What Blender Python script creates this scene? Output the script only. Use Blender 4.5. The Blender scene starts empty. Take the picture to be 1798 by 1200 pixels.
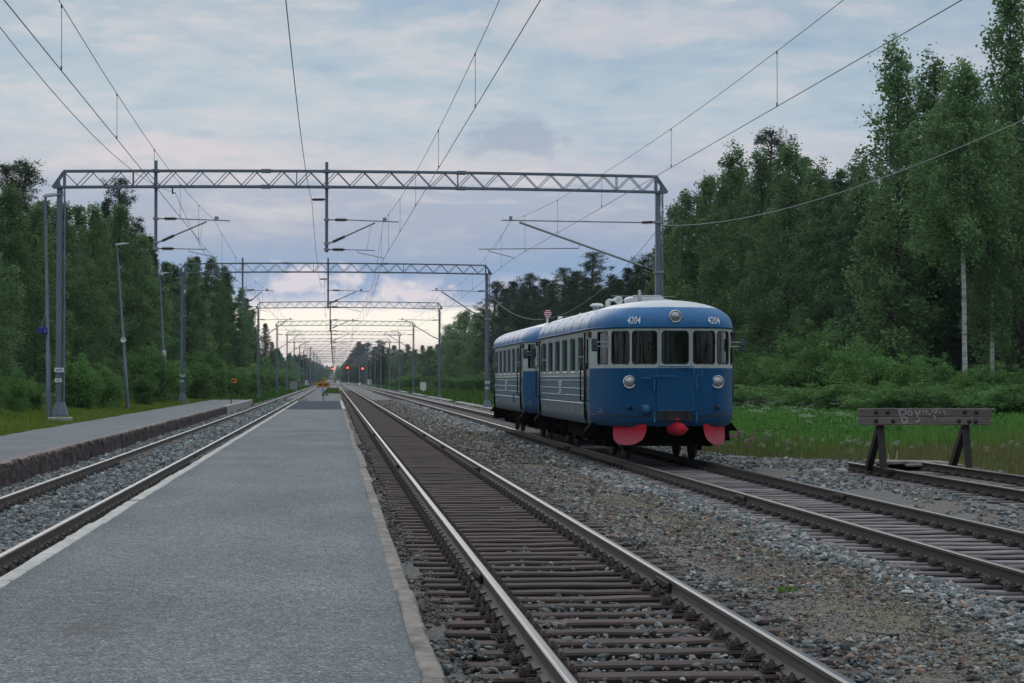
import bpy, bmesh, math, random
import numpy as np
from mathutils import Vector, Matrix
R = math.radians
random.seed(7)
C = bpy.context.scene.collection
SC = bpy.context.scene

# ------------------------------------------------------------------ camera
F = 3500.0                     # focal length in photo pixels (photo 1798 x 1200)
PITCH = math.atan(66 / F)
YAW = math.atan(313 / F * math.cos(PITCH))
EYE = 1.74                     # above the rail tops (z = 0)
cam = bpy.data.cameras.new('camera')
cam.sensor_width = 36.0
cam.lens = 36.0 * F / 1798.0
cam.clip_start = 0.3
cam.clip_end = 9000
camo = bpy.data.objects.new('camera', cam)
camo.location = (0, 0, EYE)
camo.rotation_euler = (math.pi / 2 + PITCH, 0, -YAW)
C.objects.link(camo)
SC.camera = camo

# ------------------------------------------------------------------ light and sky
SC.view_settings.view_transform = 'Standard'
SC.view_settings.look = 'None'
SC.view_settings.gamma = 1.0
SC.view_settings.exposure = 0.0
SUN_EL, SUN_AZ = 16.0, -6.0     # azimuth from +Y towards +X, degrees
sd = bpy.data.lights.new('sun', 'SUN')
sd.energy = 0.5
sd.angle = R(25)
sd.color = (1.0, 0.93, 0.86)
so = bpy.data.objects.new('sun', sd)
so.rotation_euler = (R(90 - SUN_EL), 0, R(180 - SUN_AZ))
C.objects.link(so)


def srgb(r, g, b, a=1.0):
    def f(c):
        c /= 255.0
        return c / 12.92 if c <= 0.04045 else ((c + 0.055) / 1.055) ** 2.4
    return (f(r), f(g), f(b), a)


def build_world():
    w = bpy.data.worlds.new('World')
    SC.world = w
    w.use_nodes = True
    nt = w.node_tree
    N, L = nt.nodes, nt.links
    N.clear()
    out = N.new('ShaderNodeOutputWorld')
    bg = N.new('ShaderNodeBackground')
    bg.inputs['Strength'].default_value = 0.1
    L.new(bg.outputs[0], out.inputs[0])
    sky = N.new('ShaderNodeTexSky')
    sky.sky_type = 'NISHITA'
    sky.sun_disc = False
    sky.sun_elevation = R(SUN_EL)
    sky.sun_rotation = R(SUN_AZ)
    tc = N.new('ShaderNodeTexCoord')
    sep = N.new('ShaderNodeSeparateXYZ')
    L.new(tc.outputs['Generated'], sep.inputs[0])

    def m(op, a, b=None, c=None, clamp=False):
        n = N.new('ShaderNodeMath')
        n.operation = op
        n.use_clamp = clamp
        for i, v in enumerate((a, b, c)):
            if v is None:
                continue
            if isinstance(v, (int, float)):
                n.inputs[i].default_value = v
            else:
                L.new(v, n.inputs[i])
        return n.outputs[0]

    def noise(sx, sy, sz, scale, detail=5, rough=0.55, off=(0, 0, 0), dist=0.0):
        mp = N.new('ShaderNodeMapping')
        mp.inputs['Scale'].default_value = (sx, sy, sz)
        mp.inputs['Location'].default_value = off
        L.new(tc.outputs['Generated'], mp.inputs['Vector'])
        n = N.new('ShaderNodeTexNoise')
        n.inputs['Scale'].default_value = scale
        n.inputs['Detail'].default_value = detail
        n.inputs['Roughness'].default_value = rough
        n.inputs['Distortion'].default_value = dist
        L.new(mp.outputs[0], n.inputs['Vector'])
        return n.outputs['Fac']

    def ramp(fac, stops):
        n = N.new('ShaderNodeValToRGB')
        cr = n.color_ramp
        while len(cr.elements) > 1:
            cr.elements.remove(cr.elements[-1])
        cr.elements[0].position = stops[0][0]
        cr.elements[0].color = stops[0][1]
        for p, c in stops[1:]:
            e = cr.elements.new(p)
            e.color = c
        L.new(fac, n.inputs[0])
        return n.outputs[0]

    def mix(f, a, b, mode='MIX'):
        n = N.new('ShaderNodeMixRGB')
        n.blend_type = mode
        for i, v in enumerate((f, a, b)):
            if isinstance(v, (int, float)):
                n.inputs[i].default_value = v
            elif isinstance(v, tuple):
                n.inputs[i].default_value = v
            else:
                L.new(v, n.inputs[i])
        return n.outputs[0]

    x, y, z = sep.outputs
    wob = noise(1.0, 1.0, 4.0, 9.0, 4, 0.5)
    wob2 = noise(1.0, 1.0, 3.0, 40.0, 5, 0.6, (3, 1, 2))
    zz = m('ADD', z, m('MULTIPLY', m('SUBTRACT', wob, 0.5), 0.022))
    zz = m('ADD', zz, m('MULTIPLY', m('SUBTRACT', wob2, 0.5), 0.008))
    # colour by elevation, 0 .. 0.25
    zr = m('MULTIPLY', zz, 4.0, clamp=True)
    K = lambda zv, c: (zv * 4.0, srgb(*c))
    low = ramp(zr, [K(0.0, (208, 200, 206)), K(0.012, (232, 222, 220)), K(0.020, (255, 248, 240)),
                    K(0.028, (255, 254, 240)), K(0.035, (255, 250, 242)), K(0.039, (200, 206, 220)), K(0.044, (140, 168, 206)),
                    K(0.056, (128, 160, 198)), K(0.066, (145, 165, 196)), K(0.078, (157, 170, 194)),
                    K(0.092, (164, 176, 198)), K(0.104, (186, 191, 204)), K(0.125, (180, 195, 208)),
                    K(0.15, (170, 190, 205)), K(0.19, (168, 184, 200)), K(0.249, (172, 189, 206))])
    # long soft streaks of cloud
    st = noise(1.0, 1.0, 3.6, 15.0, 6, 0.55, (5, 2, 7), 0.35)
    st2 = noise(1.0, 1.0, 4.5, 44.0, 5, 0.6, (1, 6, 3), 0.3)
    pink = m('MULTIPLY', m('SUBTRACT', m('ADD', m('MULTIPLY', st, 0.7), m('MULTIPLY', st2, 0.3)), 0.49), 6.0, clamp=True)
    blue = m('MULTIPLY', m('SUBTRACT', 0.48, m('ADD', m('MULTIPLY', st, 0.65), m('MULTIPLY', st2, 0.35))), 6.0, clamp=True)
    upper = m('MULTIPLY', m('SUBTRACT', zz, 0.055), 30.0, clamp=True)
    c1 = mix(m('MULTIPLY', pink, m('MULTIPLY', upper, 0.8)), low, srgb(208, 207, 212))
    c1 = mix(m('MULTIPLY', blue, m('MULTIPLY', upper, 0.8)), c1, srgb(146, 172, 198))
    # cumulus heads above the bright gap
    cu = noise(1.0, 1.0, 1.5, 34.0, 6, 0.55, (2.2, 4, 1))
    band = m('MULTIPLY', m('MULTIPLY', m('SUBTRACT', z, 0.034), 200.0, clamp=True), m('MULTIPLY', m('SUBTRACT', 0.054, z), 110.0, clamp=True))
    cum = m('MULTIPLY', m('MULTIPLY', m('SUBTRACT', cu, 0.50), 14.0, clamp=True), band)
    c1 = mix(m('MULTIPLY', cum, 0.75), c1, srgb(204, 203, 218))

    def blob(px, py, rx, ry, col, amt, nz=40.0, inside=c1):
        ax, az = math.tan(math.atan((px - 899) / F) + YAW), (666 - py) / F
        dx = m('DIVIDE', m('SUBTRACT', x, ax), rx / F)
        dz = m('DIVIDE', m('SUBTRACT', z, az), ry / F)
        d = m('SQRT', m('ADD', m('MULTIPLY', dx, dx), m('MULTIPLY', dz, dz)))
        nn = noise(1.0, 1.0, 1.6, nz, 5, 0.6, (px * .01, 0, py * .01))
        d = m('ADD', d, m('MULTIPLY', m('SUBTRACT', nn, 0.5), 3.6))
        fwd = m('GREATER_THAN', y, 0.0)
        f = m('MULTIPLY', m('MULTIPLY', m('SUBTRACT', 1.0, d), 1.6, clamp=True), fwd)
        return mix(m('MULTIPLY', f, amt), inside, col)
    c1 = blob(895, 245, 78, 44, srgb(156, 170, 192), 0.8, 45)
    c1 = blob(1700, 120, 160, 60, srgb(176, 184, 200), 0.5, 25, c1)
    c1 = blob(555, 496, 110, 30, srgb(208, 206, 220), 1.0, 70, c1)
    c1 = blob(712, 520, 75, 22, srgb(214, 210, 221), 1.0, 70, c1)
    c1 = blob(350, 270, 200, 26, srgb(214, 206, 212), 0.6, 30, c1)
    c1 = blob(1050, 60, 300, 45, srgb(204, 202, 210), 0.55, 30, c1)
    c1 = blob(720, 15, 120, 22, srgb(146, 172, 200), 0.7, 40, c1)
    # the glow belongs to the part of the sky over the line
    az = m('DIVIDE', x, m('MAXIMUM', y, 0.01))
    away = m('MULTIPLY', m('SUBTRACT', m('ABSOLUTE', m('ADD', az, 0.0)), 0.17), 4.0, clamp=True)
    behind = m('LESS_THAN', y, 0.0)
    away = m('MAXIMUM', away, behind)
    lowz = m('SUBTRACT', 1.0, m('MULTIPLY', z, 12.0), clamp=True)
    c1 = mix(m('MULTIPLY', m('MULTIPLY', away, lowz), 0.85), c1, srgb(150, 165, 190))
    # brighter overcast overhead
    up = m('MULTIPLY', m('SUBTRACT', z, 0.22), 1.6, clamp=True)
    hi = mix(noise(1, 1, 2, 3.0, 5, 0.55), (.76, .88, 1.00, 1), (1.10, 1.16, 1.20, 1))
    c1 = mix(up, c1, hi)
    ten = N.new('ShaderNodeVectorMath')
    ten.operation = 'SCALE'
    ten.inputs['Scale'].default_value = 10.0
    L.new(c1, ten.inputs[0])
    fin = mix(0.98, sky.outputs[0], ten.outputs[0])
    L.new(fin, bg.inputs['Color'])


build_world()


def W(px, py, D):
    """world point seen at photo pixel (px, py) at depth D along the camera axis"""
    v = Vector(((px - 899) / F, (600 - py) / F, -1.0)) * D
    v = camo.rotation_euler.to_matrix() @ v
    return Vector((v.x, v.y, v.z + EYE))


def XY(px, D):
    p = W(px, 600, D)
    return p.x, p.y


# ------------------------------------------------------------------ materials
def newmat(name):
    m = bpy.data.materials.new(name)
    m.use_nodes = True
    nt = m.node_tree
    b = nt.nodes['Principled BSDF']
    return m, nt, b


def _ramp(nt, fac, stops):
    n = nt.nodes.new('ShaderNodeValToRGB')
    cr = n.color_ramp
    while len(cr.elements) > 1:
        cr.elements.remove(cr.elements[-1])
    cr.elements[0].position = stops[0][0]
    cr.elements[0].color = (*stops[0][1], 1)
    for p, c in stops[1:]:
        cr.elements.new(p).color = (*c, 1)
    nt.links.new(fac, n.inputs[0])
    return n.outputs[0]


def _coords(nt, scale=(1, 1, 1), kind='Object'):
    tc = nt.nodes.new('ShaderNodeTexCoord')
    mp = nt.nodes.new('ShaderNodeMapping')
    mp.inputs['Scale'].default_value = scale
    nt.links.new(tc.outputs[kind], mp.inputs['Vector'])
    return mp.outputs[0]


def _noise(nt, vec, scale, detail=4, rough=0.6, dist=0.0):
    n = nt.nodes.new('ShaderNodeTexNoise')
    n.inputs['Scale'].default_value = scale
    n.inputs['Detail'].default_value = detail
    n.inputs['Roughness'].default_value = rough
    n.inputs['Distortion'].default_value = dist
    nt.links.new(vec, n.inputs['Vector'])
    return n.outputs['Fac']


def _mix(nt, f, a, b, mode='MIX'):
    n = nt.nodes.new('ShaderNodeMixRGB')
    n.blend_type = mode
    for i, v in enumerate((f, a, b)):
        if isinstance(v, (int, float)):
            n.inputs[i].default_value = v
        elif isinstance(v, tuple):
            n.inputs[i].default_value = v if len(v) == 4 else (*v, 1)
        else:
            nt.links.new(v, n.inputs[i])
    return n.outputs[0]


def _math(nt, op, a, b=0.0, clamp=False):
    n = nt.nodes.new('ShaderNodeMath')
    n.operation = op
    n.use_clamp = clamp
    for i, v in enumerate((a, b)):
        if isinstance(v, (int, float)):
            n.inputs[i].default_value = v
        else:
            nt.links.new(v, n.inputs[i])
    return n.outputs[0]


def _bump(nt, b, h, strength, dist=0.01):
    n = nt.nodes.new('ShaderNodeBump')
    n.inputs['Strength'].default_value = strength
    n.inputs['Distance'].default_value = dist
    nt.links.new(h, n.inputs['Height'])
    nt.links.new(n.outputs[0], b.inputs['Normal'])


def M2(name, ca, cb, scale=8, rough=0.6, metal=0.0, bump=0.0, stretch=(1, 1, 1), lo=0.35, hi=0.65, objvar=0.0, spec=0.5, detail=4):
    """two-colour noise material"""
    m, nt, b = newmat(name)
    v = _coords(nt, stretch)
    f = _noise(nt, v, scale, detail)
    c = _ramp(nt, f, [(lo, ca), (hi, cb)])
    if objvar:
        oi = nt.nodes.new('ShaderNodeObjectInfo')
        k = _math(nt, 'ADD', _math(nt, 'MULTIPLY', oi.outputs['Random'], objvar * 2), 1 - objvar)
        mul = nt.nodes.new('ShaderNodeVectorMath')
        mul.operation = 'SCALE'
        nt.links.new(c, mul.inputs[0])
        nt.links.new(k, mul.inputs['Scale'])
        c = mul.outputs[0]
    nt.links.new(c, b.inputs['Base Color'])
    b.inputs['Roughness'].default_value = rough
    b.inputs['Metallic'].default_value = metal
    b.inputs['Specular IOR Level'].default_value = spec
    if bump:
        _bump(nt, b, f, bump)
    return m


MT = {}
MT['steel'] = M2('galvanised steel', (.11, .14, .18), (.155, .19, .235), 5, .55, .25, stretch=(1, 1, .3))
MT['blue_trim'] = M2('worn blue ironwork', (.004, .075, .18), (.02, .15, .30), 14, .5)
MT['steel_light'] = M2('light galvanised tube', (.22, .235, .25), (.32, .335, .35), 9, .5, .4)
MT['wire'] = M2('copper cable', (.05, .045, .045), (.09, .08, .075), 3, .5, .6)
MT['cable_white'] = M2('pale cable sheath', (.22, .235, .25), (.30, .31, .32), 3, .6)
MT['insul'] = M2('brown glazed porcelain', (.028, .02, .018), (.06, .045, .04), 5, .3)
MT['concrete'] = M2('weathered concrete', (.26, .25, .24), (.42, .40, .38), 6, .9, bump=.3)
MT['white'] = M2('white enamel plate', (.6, .62, .62), (.72, .73, .73), 8, .5)
MT['black'] = M2('black paint', (.008, .008, .009), (.02, .02, .022), 10, .5)
MT['undercar'] = M2('oily underframe', (.003, .003, .003), (.009, .008, .007), 6, .95, spec=.05)
MT['plastic_blue'] = M2('blue sign sheet', (.005, .02, .25), (.008, .03, .32), 4, .45)
MT['sky_blue'] = M2('light blue sign sheet', (.01, .12, .55), (.015, .15, .6), 4, .45)
MT['amber'] = M2('amber sign sheet', (.5, .2, .008), (.58, .25, .012), 5, .5)
MT['yellow'] = M2('yellow sign sheet', (.62, .36, .01), (.66, .4, .02), 5, .5)
MT['black_mark'] = M2('black lettering', (.004, .004, .004), (.008, .008, .008), 5, .6)
MT['white_mark'] = M2('white lettering', (.62, .66, .68), (.7, .72, .73), 5, .6)


def mat_rail(name, side, top):
    m, nt, b = newmat(name)
    g = nt.nodes.new('ShaderNodeNewGeometry')
    s = nt.nodes.new('ShaderNodeSeparateXYZ')
    nt.links.new(g.outputs['Normal'], s.inputs[0])
    p = nt.nodes.new('ShaderNodeSeparateXYZ')
    nt.links.new(g.outputs['Position'], p.inputs[0])
    up = _math(nt, 'MULTIPLY', _math(nt, 'GREATER_THAN', s.outputs[2], 0.55), _math(nt, 'GREATER_THAN', p.outputs[2], -0.012))
    n = _noise(nt, _coords(nt, (3, .25, 3)), 6, 5)
    n2 = _noise(nt, _coords(nt, (40, .3, 1)), 3, 3)
    cs = _ramp(nt, n, [(.3, side), (.7, tuple(v * 1.7 for v in side))])
    ct = _ramp(nt, n2, [(.3, tuple(v * .7 for v in top)), (.65, top)])
    nt.links.new(_mix(nt, up, cs, ct), b.inputs['Base Color'])
    nt.links.new(_math(nt, 'MULTIPLY', up, 0.9), b.inputs['Metallic'])
    nt.links.new(_math(nt, 'SUBTRACT', 0.8, _math(nt, 'MULTIPLY', up, 0.36)), b.inputs['Roughness'])
    return m


MT['rail_used'] = mat_rail('rail steel polished', (.085, .071, .063), (.085, .092, .102))
MT['rail_siding'] = mat_rail('rail steel dull', (.050, .040, .034), (.07, .066, .066))
MT['rail_rust'] = mat_rail('rail steel rusty', (.036, .024, .019), (.07, .05, .043))


def mat_wood(name, dark, light, weather, grain=(1.2, 26, 26), tar_shaded=False):
    m, nt, b = newmat(name)
    v = _coords(nt, grain)
    f = _noise(nt, v, 1.6, 8, .7, .4)
    f2 = _noise(nt, _coords(nt, (2.5, 4, 4)), 2.2, 4)
    c = _ramp(nt, f, [(.3, dark), (.55, light), (.75, weather)])
    oi = nt.nodes.new('ShaderNodeObjectInfo')
    c = _mix(nt, _math(nt, 'MULTIPLY', f2, .5), c, dark)
    if tar_shaded:      # tar plus crib shade painted dark on the sides, rained-on top is bleached
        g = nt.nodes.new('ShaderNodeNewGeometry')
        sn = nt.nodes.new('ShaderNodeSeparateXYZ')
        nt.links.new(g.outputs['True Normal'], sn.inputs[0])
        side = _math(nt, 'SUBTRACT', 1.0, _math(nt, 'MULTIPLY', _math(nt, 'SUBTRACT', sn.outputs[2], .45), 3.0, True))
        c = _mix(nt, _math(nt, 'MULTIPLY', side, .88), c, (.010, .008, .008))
    rnd = _math(nt, 'ADD', _math(nt, 'MULTIPLY', oi.outputs['Random'], .7), .6)
    sc = nt.nodes.new('ShaderNodeVectorMath')
    sc.operation = 'SCALE'
    nt.links.new(c, sc.inputs[0])
    nt.links.new(rnd, sc.inputs['Scale'])
    nt.links.new(sc.outputs[0], b.inputs['Base Color'])
    b.inputs['Roughness'].default_value = .82
    _bump(nt, b, f, .8, .012)
    return m


MT['sleeper_dark'] = mat_wood('tarred sleeper wood', (.016, .011, .009), (.088, .054, .042), (.205, .150, .122), tar_shaded=True)
MT['sleeper_pale'] = mat_wood('bleached sleeper wood', (.09, .075, .078), (.27, .235, .24), (.46, .42, .425), tar_shaded=True)
MT['beam_wood'] = mat_wood('weathered beam wood', (.07, .055, .05), (.25, .20, .18), (.44, .38, .35))
MT['iron'] = M2('rusty cast iron', (.016, .012, .010), (.05, .032, .026), 30, .75, .2, bump=.3)
MT['iron_black'] = M2('dark rusted girder', (.008, .006, .006), (.03, .022, .02), 9, .7)


def mat_stone():
    m, nt, b = newmat('ballast stone')
    a = nt.nodes.new('ShaderNodeAttribute')
    a.attribute_name = 'Col'
    v = _coords(nt)
    n = _noise(nt, v, 60, 4, .7)
    k = _ramp(nt, n, [(.3, (.55, .55, .55)), (.7, (1.25, 1.25, 1.25))])
    nt.links.new(_mix(nt, 1.0, a.outputs['Color'], k, 'MULTIPLY'), b.inputs['Base Color'])
    b.inputs['Roughness'].default_value = .85
    return m


MT['stone'] = mat_stone()


def mat_bed():
    m, nt, b = newmat('gravel bed')
    v = _coords(nt)
    vo = nt.nodes.new('ShaderNodeTexVoronoi')
    vo.inputs['Scale'].default_value = 34
    nt.links.new(v, vo.inputs['Vector'])
    vo2 = nt.nodes.new('ShaderNodeTexVoronoi')
    vo2.inputs['Scale'].default_value = 60
    nt.links.new(v, vo2.inputs['Vector'])
    cell = nt.nodes.new('ShaderNodeSeparateColor')
    nt.links.new(vo.outputs['Color'], cell.inputs[0])
    stone = _ramp(nt, cell.outputs[0], [(0, (.045, .05, .055)), (.35, (.10, .115, .125)), (.7, (.17, .185, .195)), (.86, (.17, .12, .10)), (1, (.30, .31, .32))])
    cell2 = nt.nodes.new('ShaderNodeSeparateColor')
    nt.links.new(vo2.outputs['Color'], cell2.inputs[0])
    dirt = _ramp(nt, cell2.outputs[1], [(0, (.05, .043, .036)), (.6, (.12, .104, .088)), (1, (.24, .215, .19))])
    # where dirt and moss show through between tracks two and three
    sx = nt.nodes.new('ShaderNodeSeparateXYZ')
    nt.links.new(v, sx.inputs[0])
    x = sx.outputs[0]
    big = _noise(nt, _coords(nt, (1, .35, 1)), .9, 5)

    def band(c, w):
        d = _math(nt, 'DIVIDE', _math(nt, 'ABSOLUTE', _math(nt, 'SUBTRACT', x, c)), w)
        return _math(nt, 'SUBTRACT', 1.25, d, True)
    mid = _math(nt, 'MAXIMUM', band(4.3, 1.0), band(9.4, .8))
    mid = _math(nt, 'MAXIMUM', mid, band(1.9, 1.5))
    amt = _math(nt, 'MULTIPLY', _math(nt, 'SUBTRACT', _math(nt, 'ADD', mid, _math(nt, 'MULTIPLY', big, 1.6)), .95), 1.6, True)
    far = _math(nt, 'DIVIDE', _math(nt, 'SUBTRACT', 150.0, sx.outputs[1]), 70.0, True)
    amt = _math(nt, 'MULTIPLY', amt, _math(nt, 'ADD', _math(nt, 'MULTIPLY', far, .7), .3))
    c = _mix(nt, amt, stone, dirt)
    moss = _math(nt, 'MULTIPLY', _math(nt, 'MULTIPLY', _math(nt, 'SUBTRACT', _noise(nt, v, 2.6, 5, .65), .50), 9, True), band(4.7, .8))
    c = _mix(nt, _math(nt, 'MULTIPLY', moss, .5), c, (.18, .155, .06))
    # oily strip inside track two; dark crib shade painted in under track three
    oil_shade = _math(nt, 'MULTIPLY', _math(nt, 'MAXIMUM', band(2.17, 1.1), band(7.05, .95)), .72)
    c = _mix(nt, oil_shade, c, (.035, .028, .024))
    nt.links.new(c, b.inputs['Base Color'])
    b.inputs['Roughness'].default_value = .95
    _bump(nt, b, vo.outputs['Distance'], -1.0, .03)
    return m


MT['bed'] = mat_bed()


def mat_ground():
    m, nt, b = newmat('grassy soil')
    v = _coords(nt)
    a = _noise(nt, v, .25, 5)
    f = _noise(nt, v, 9, 6, .7)
    c = _ramp(nt, a, [(.35, (.035, .06, .014)), (.5, (.055, .09, .02)), (.68, (.075, .085, .03))])
    c = _mix(nt, _ramp(nt, f, [(.35, (.8, .8, .8)), (.65, (0, 0, 0))]), c, (.03, .035, .015))
    nt.links.new(c, b.inputs['Base Color'])
    b.inputs['Roughness'].default_value = 1
    b.inputs['Specular IOR Level'].default_value = .1
    _bump(nt, b, f, 1, .1)
    return m


MT['ground'] = mat_ground()


def mat_asphalt(name, tone=1.0, warm=0.0):
    m, nt, b = newmat(name)
    v = _coords(nt)
    vo = nt.nodes.new('ShaderNodeTexVoronoi')
    vo.inputs['Scale'].default_value = 85
    nt.links.new(v, vo.inputs['Vector'])
    cell = nt.nodes.new('ShaderNodeSeparateColor')
    nt.links.new(vo.outputs['Color'], cell.inputs[0])
    g = _ramp(nt, cell.outputs[0], [(0, (.05, .06, .07)), (.3, (.12, .142, .158)), (.8, (.195, .225, .245)), (.94, (.25, .28, .30)), (1, (.48, .5, .5))])
    mid = _noise(nt, v, 7, 6, .7)
    g = _mix(nt, 1.0, g, _ramp(nt, mid, [(.3, (.78, .76, .74)), (.7, (1.27, 1.2, 1.13))]), 'MULTIPLY')
    mid2 = _noise(nt, v, 24, 3, .7)
    g = _mix(nt, 1.0, g, _ramp(nt, mid2, [(.3, (.7, .7, .7)), (.7, (1.25, 1.25, 1.25))]), 'MULTIPLY')
    big = _noise(nt, _coords(nt, (1, .5, 1)), .7, 5, .6)
    g = _mix(nt, 1.0, g, _ramp(nt, big, [(.3, (.74 * tone, .77 * tone, .80 * tone)), (.7, (1.16 * tone, 1.14 * tone, 1.12 * tone))]), 'MULTIPLY')
    # worn pale centre, darker strips beside the kerbs
    sx = nt.nodes.new('ShaderNodeSeparateXYZ')
    nt.links.new(v, sx.inputs[0])
    if not warm:
        d = _math(nt, 'ABSOLUTE', _math(nt, 'ADD', sx.outputs[0], .92))
        e = _math(nt, 'MULTIPLY', _math(nt, 'SUBTRACT', _math(nt, 'ADD', d, _math(nt, 'MULTIPLY', mid, .5)), 1.35), 2.6, True)
        g = _mix(nt, _math(nt, 'MULTIPLY', e, .42), g, (.075, .085, .10))
        # rusty stain on the near slab
        q = W(150, 1090, 11.5)
        dx = _math(nt, 'DIVIDE', _math(nt, 'SUBTRACT', sx.outputs[0], q.x), .33)
        dy = _math(nt, 'DIVIDE', _math(nt, 'SUBTRACT', sx.outputs[1], q.y), .55)
        r = _math(nt, 'SQRT', _math(nt, 'ADD', _math(nt, 'MULTIPLY', dx, dx), _math(nt, 'MULTIPLY', dy, dy)))
        r = _math(nt, 'ADD', r, _math(nt, 'MULTIPLY', _math(nt, 'SUBTRACT', _noise(nt, v, 9, 5, .7), .5), 3.5))
        s = _math(nt, 'MULTIPLY', _math(nt, 'SUBTRACT', 1.0, r, True), .55, True)
        g = _mix(nt, s, g, (.10, .062, .045))
    else:
        g = _mix(nt, .25, g, (.22, .235, .245))
    nt.links.new(g, b.inputs['Base Color'])
    b.inputs['Roughness'].default_value = .88
    b.inputs['Specular IOR Level'].default_value = .35
    _bump(nt, b, _math(nt, 'ADD', vo.outputs['Distance'], _math(nt, 'MULTIPLY', mid2, 1.5)), .7, .012)
    return m


MT['asphalt'] = mat_asphalt('worn platform asphalt', 1.12)
MT['asphalt_new'] = M2('fresh asphalt', (.040, .052, .075), (.062, .078, .108), 60, .95, bump=.3, spec=.08)
MT['gravel_walk'] = mat_asphalt('gravelly platform surface', 1.05, 1.0)
MT['kerb'] = M2('worn kerb concrete', (.36, .35, .33), (.55, .53, .50), 7, .9, bump=.5, detail=8, stretch=(1, .6, 1))
MT['kerb_old'] = M2('stained kerb concrete', (.12, .105, .09), (.29, .26, .23), 5, .95, bump=.8, detail=9, stretch=(1, .6, 1))


def mat_wall():
    m, nt, b = newmat('rough dark stone wall')
    v = _coords(nt)
    f = _noise(nt, v, 5, 7, .7)
    c = _ramp(nt, f, [(.3, (.022, .018, .018)), (.5, (.062, .044, .042)), (.7, (.13, .10, .095))])
    g = nt.nodes.new('ShaderNodeSeparateXYZ')
    nt.links.new(v, g.inputs[0])
    top = _math(nt, 'MULTIPLY', _math(nt, 'SUBTRACT', _math(nt, 'ADD', g.outputs[2], _math(nt, 'MULTIPLY', f, .10)), .24), 22, True)
    c = _mix(nt, top, c, (.25, .19, .18))
    streak = _noise(nt, _coords(nt, (1, 1.3, .15)), 3, 4)
    c = _mix(nt, _math(nt, 'MULTIPLY', _math(nt, 'SUBTRACT', streak, .62), 6, True), c, (.15, .105, .095))
    nt.links.new(c, b.inputs['Base Color'])
    b.inputs['Roughness'].default_value = .9
    _bump(nt, b, f, 1, .06)
    return m


MT['wall'] = mat_wall()


def mat_leaf(name, c0, c1, trans=.42, hue=.25):
    m, nt, b = newmat(name)
    N, L = nt.nodes, nt.links
    g = N.new('ShaderNodeNewGeometry')
    oi = N.new('ShaderNodeObjectInfo')
    n = _noise(nt, _coords(nt), .55, 4, .6)
    f = _math(nt, 'ADD', _math(nt, 'MULTIPLY', g.outputs['Random Per Island'], .55), _math(nt, 'MULTIPLY', n, .65))
    c = _ramp(nt, f, [(.3, c0), (.8, c1)])
    k = _math(nt, 'ADD', _math(nt, 'MULTIPLY', oi.outputs['Random'], hue * 2), 1 - hue)
    sc = N.new('ShaderNodeVectorMath')
    sc.operation = 'SCALE'
    L.new(c, sc.inputs[0])
    L.new(k, sc.inputs['Scale'])
    L.new(sc.outputs[0], b.inputs['Base Color'])
    b.inputs['Roughness'].default_value = .6
    b.inputs['Specular IOR Level'].default_value = .3
    t = N.new('ShaderNodeBsdfTranslucent')
    L.new(sc.outputs[0], t.inputs[0])
    mx = N.new('ShaderNodeMixShader')
    mx.inputs[0].default_value = trans
    L.new(b.outputs[0], mx.inputs[1])
    L.new(t.outputs[0], mx.inputs[2])
    L.new(mx.outputs[0], N['Material Output'].inputs[0])
    return m


MT['leaf_birch'] = mat_leaf('birch leaf', (.076, .152, .062), (.172, .285, .112))
MT['leaf_aspen'] = mat_leaf('aspen leaf', (.054, .120, .056), (.122, .220, .096))
MT['leaf_bush'] = mat_leaf('willow leaf', (.065, .155, .042), (.155, .305, .080))
MT['needle'] = mat_leaf('conifer needle', (.018, .045, .022), (.045, .085, .036), .1)
MT['needle_pine'] = mat_leaf('pine needle', (.022, .046, .024), (.055, .09, .042), .1)
MT['grass'] = mat_leaf('grass blade', (.05, .115, .015), (.11, .21, .03), .3, .0)


def mat_vcol(name, trans=.25):
    m, nt, b = newmat(name)
    N, L = nt.nodes, nt.links
    a = N.new('ShaderNodeAttribute')
    a.attribute_name = 'Col'
    L.new(a.outputs['Color'], b.inputs['Base Color'])
    b.inputs['Roughness'].default_value = .7
    b.inputs['Specular IOR Level'].default_value = .2
    t = N.new('ShaderNodeBsdfTranslucent')
    L.new(a.outputs['Color'], t.inputs[0])
    mx = N.new('ShaderNodeMixShader')
    mx.inputs[0].default_value = trans
    L.new(b.outputs[0], mx.inputs[1])
    L.new(t.outputs[0], mx.inputs[2])
    L.new(mx.outputs[0], N['Material Output'].inputs[0])
    return m


MT['blade'] = mat_vcol('meadow blade')


def mat_bark_birch():
    m, nt, b = newmat('birch bark')
    v = _coords(nt, (1.5, 1.5, 7))
    f = _noise(nt, v, 2.2, 5, .7)
    c = _ramp(nt, f, [(.36, (.03, .028, .026)), (.46, (.36, .35, .33)), (.7, (.60, .59, .56))])
    nt.links.new(c, b.inputs['Base Color'])
    b.inputs['Roughness'].default_value = .8
    return m


MT['bark_birch'] = mat_bark_birch()
MT['bark_pine'] = M2('pine bark', (.06, .035, .022), (.16, .085, .05), 9, .9, bump=.5, stretch=(1, 1, .4))
MT['bark_dark'] = M2('dark bark', (.03, .025, .02), (.08, .065, .05), 9, .9, bump=.5, stretch=(1, 1, .4))


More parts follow.
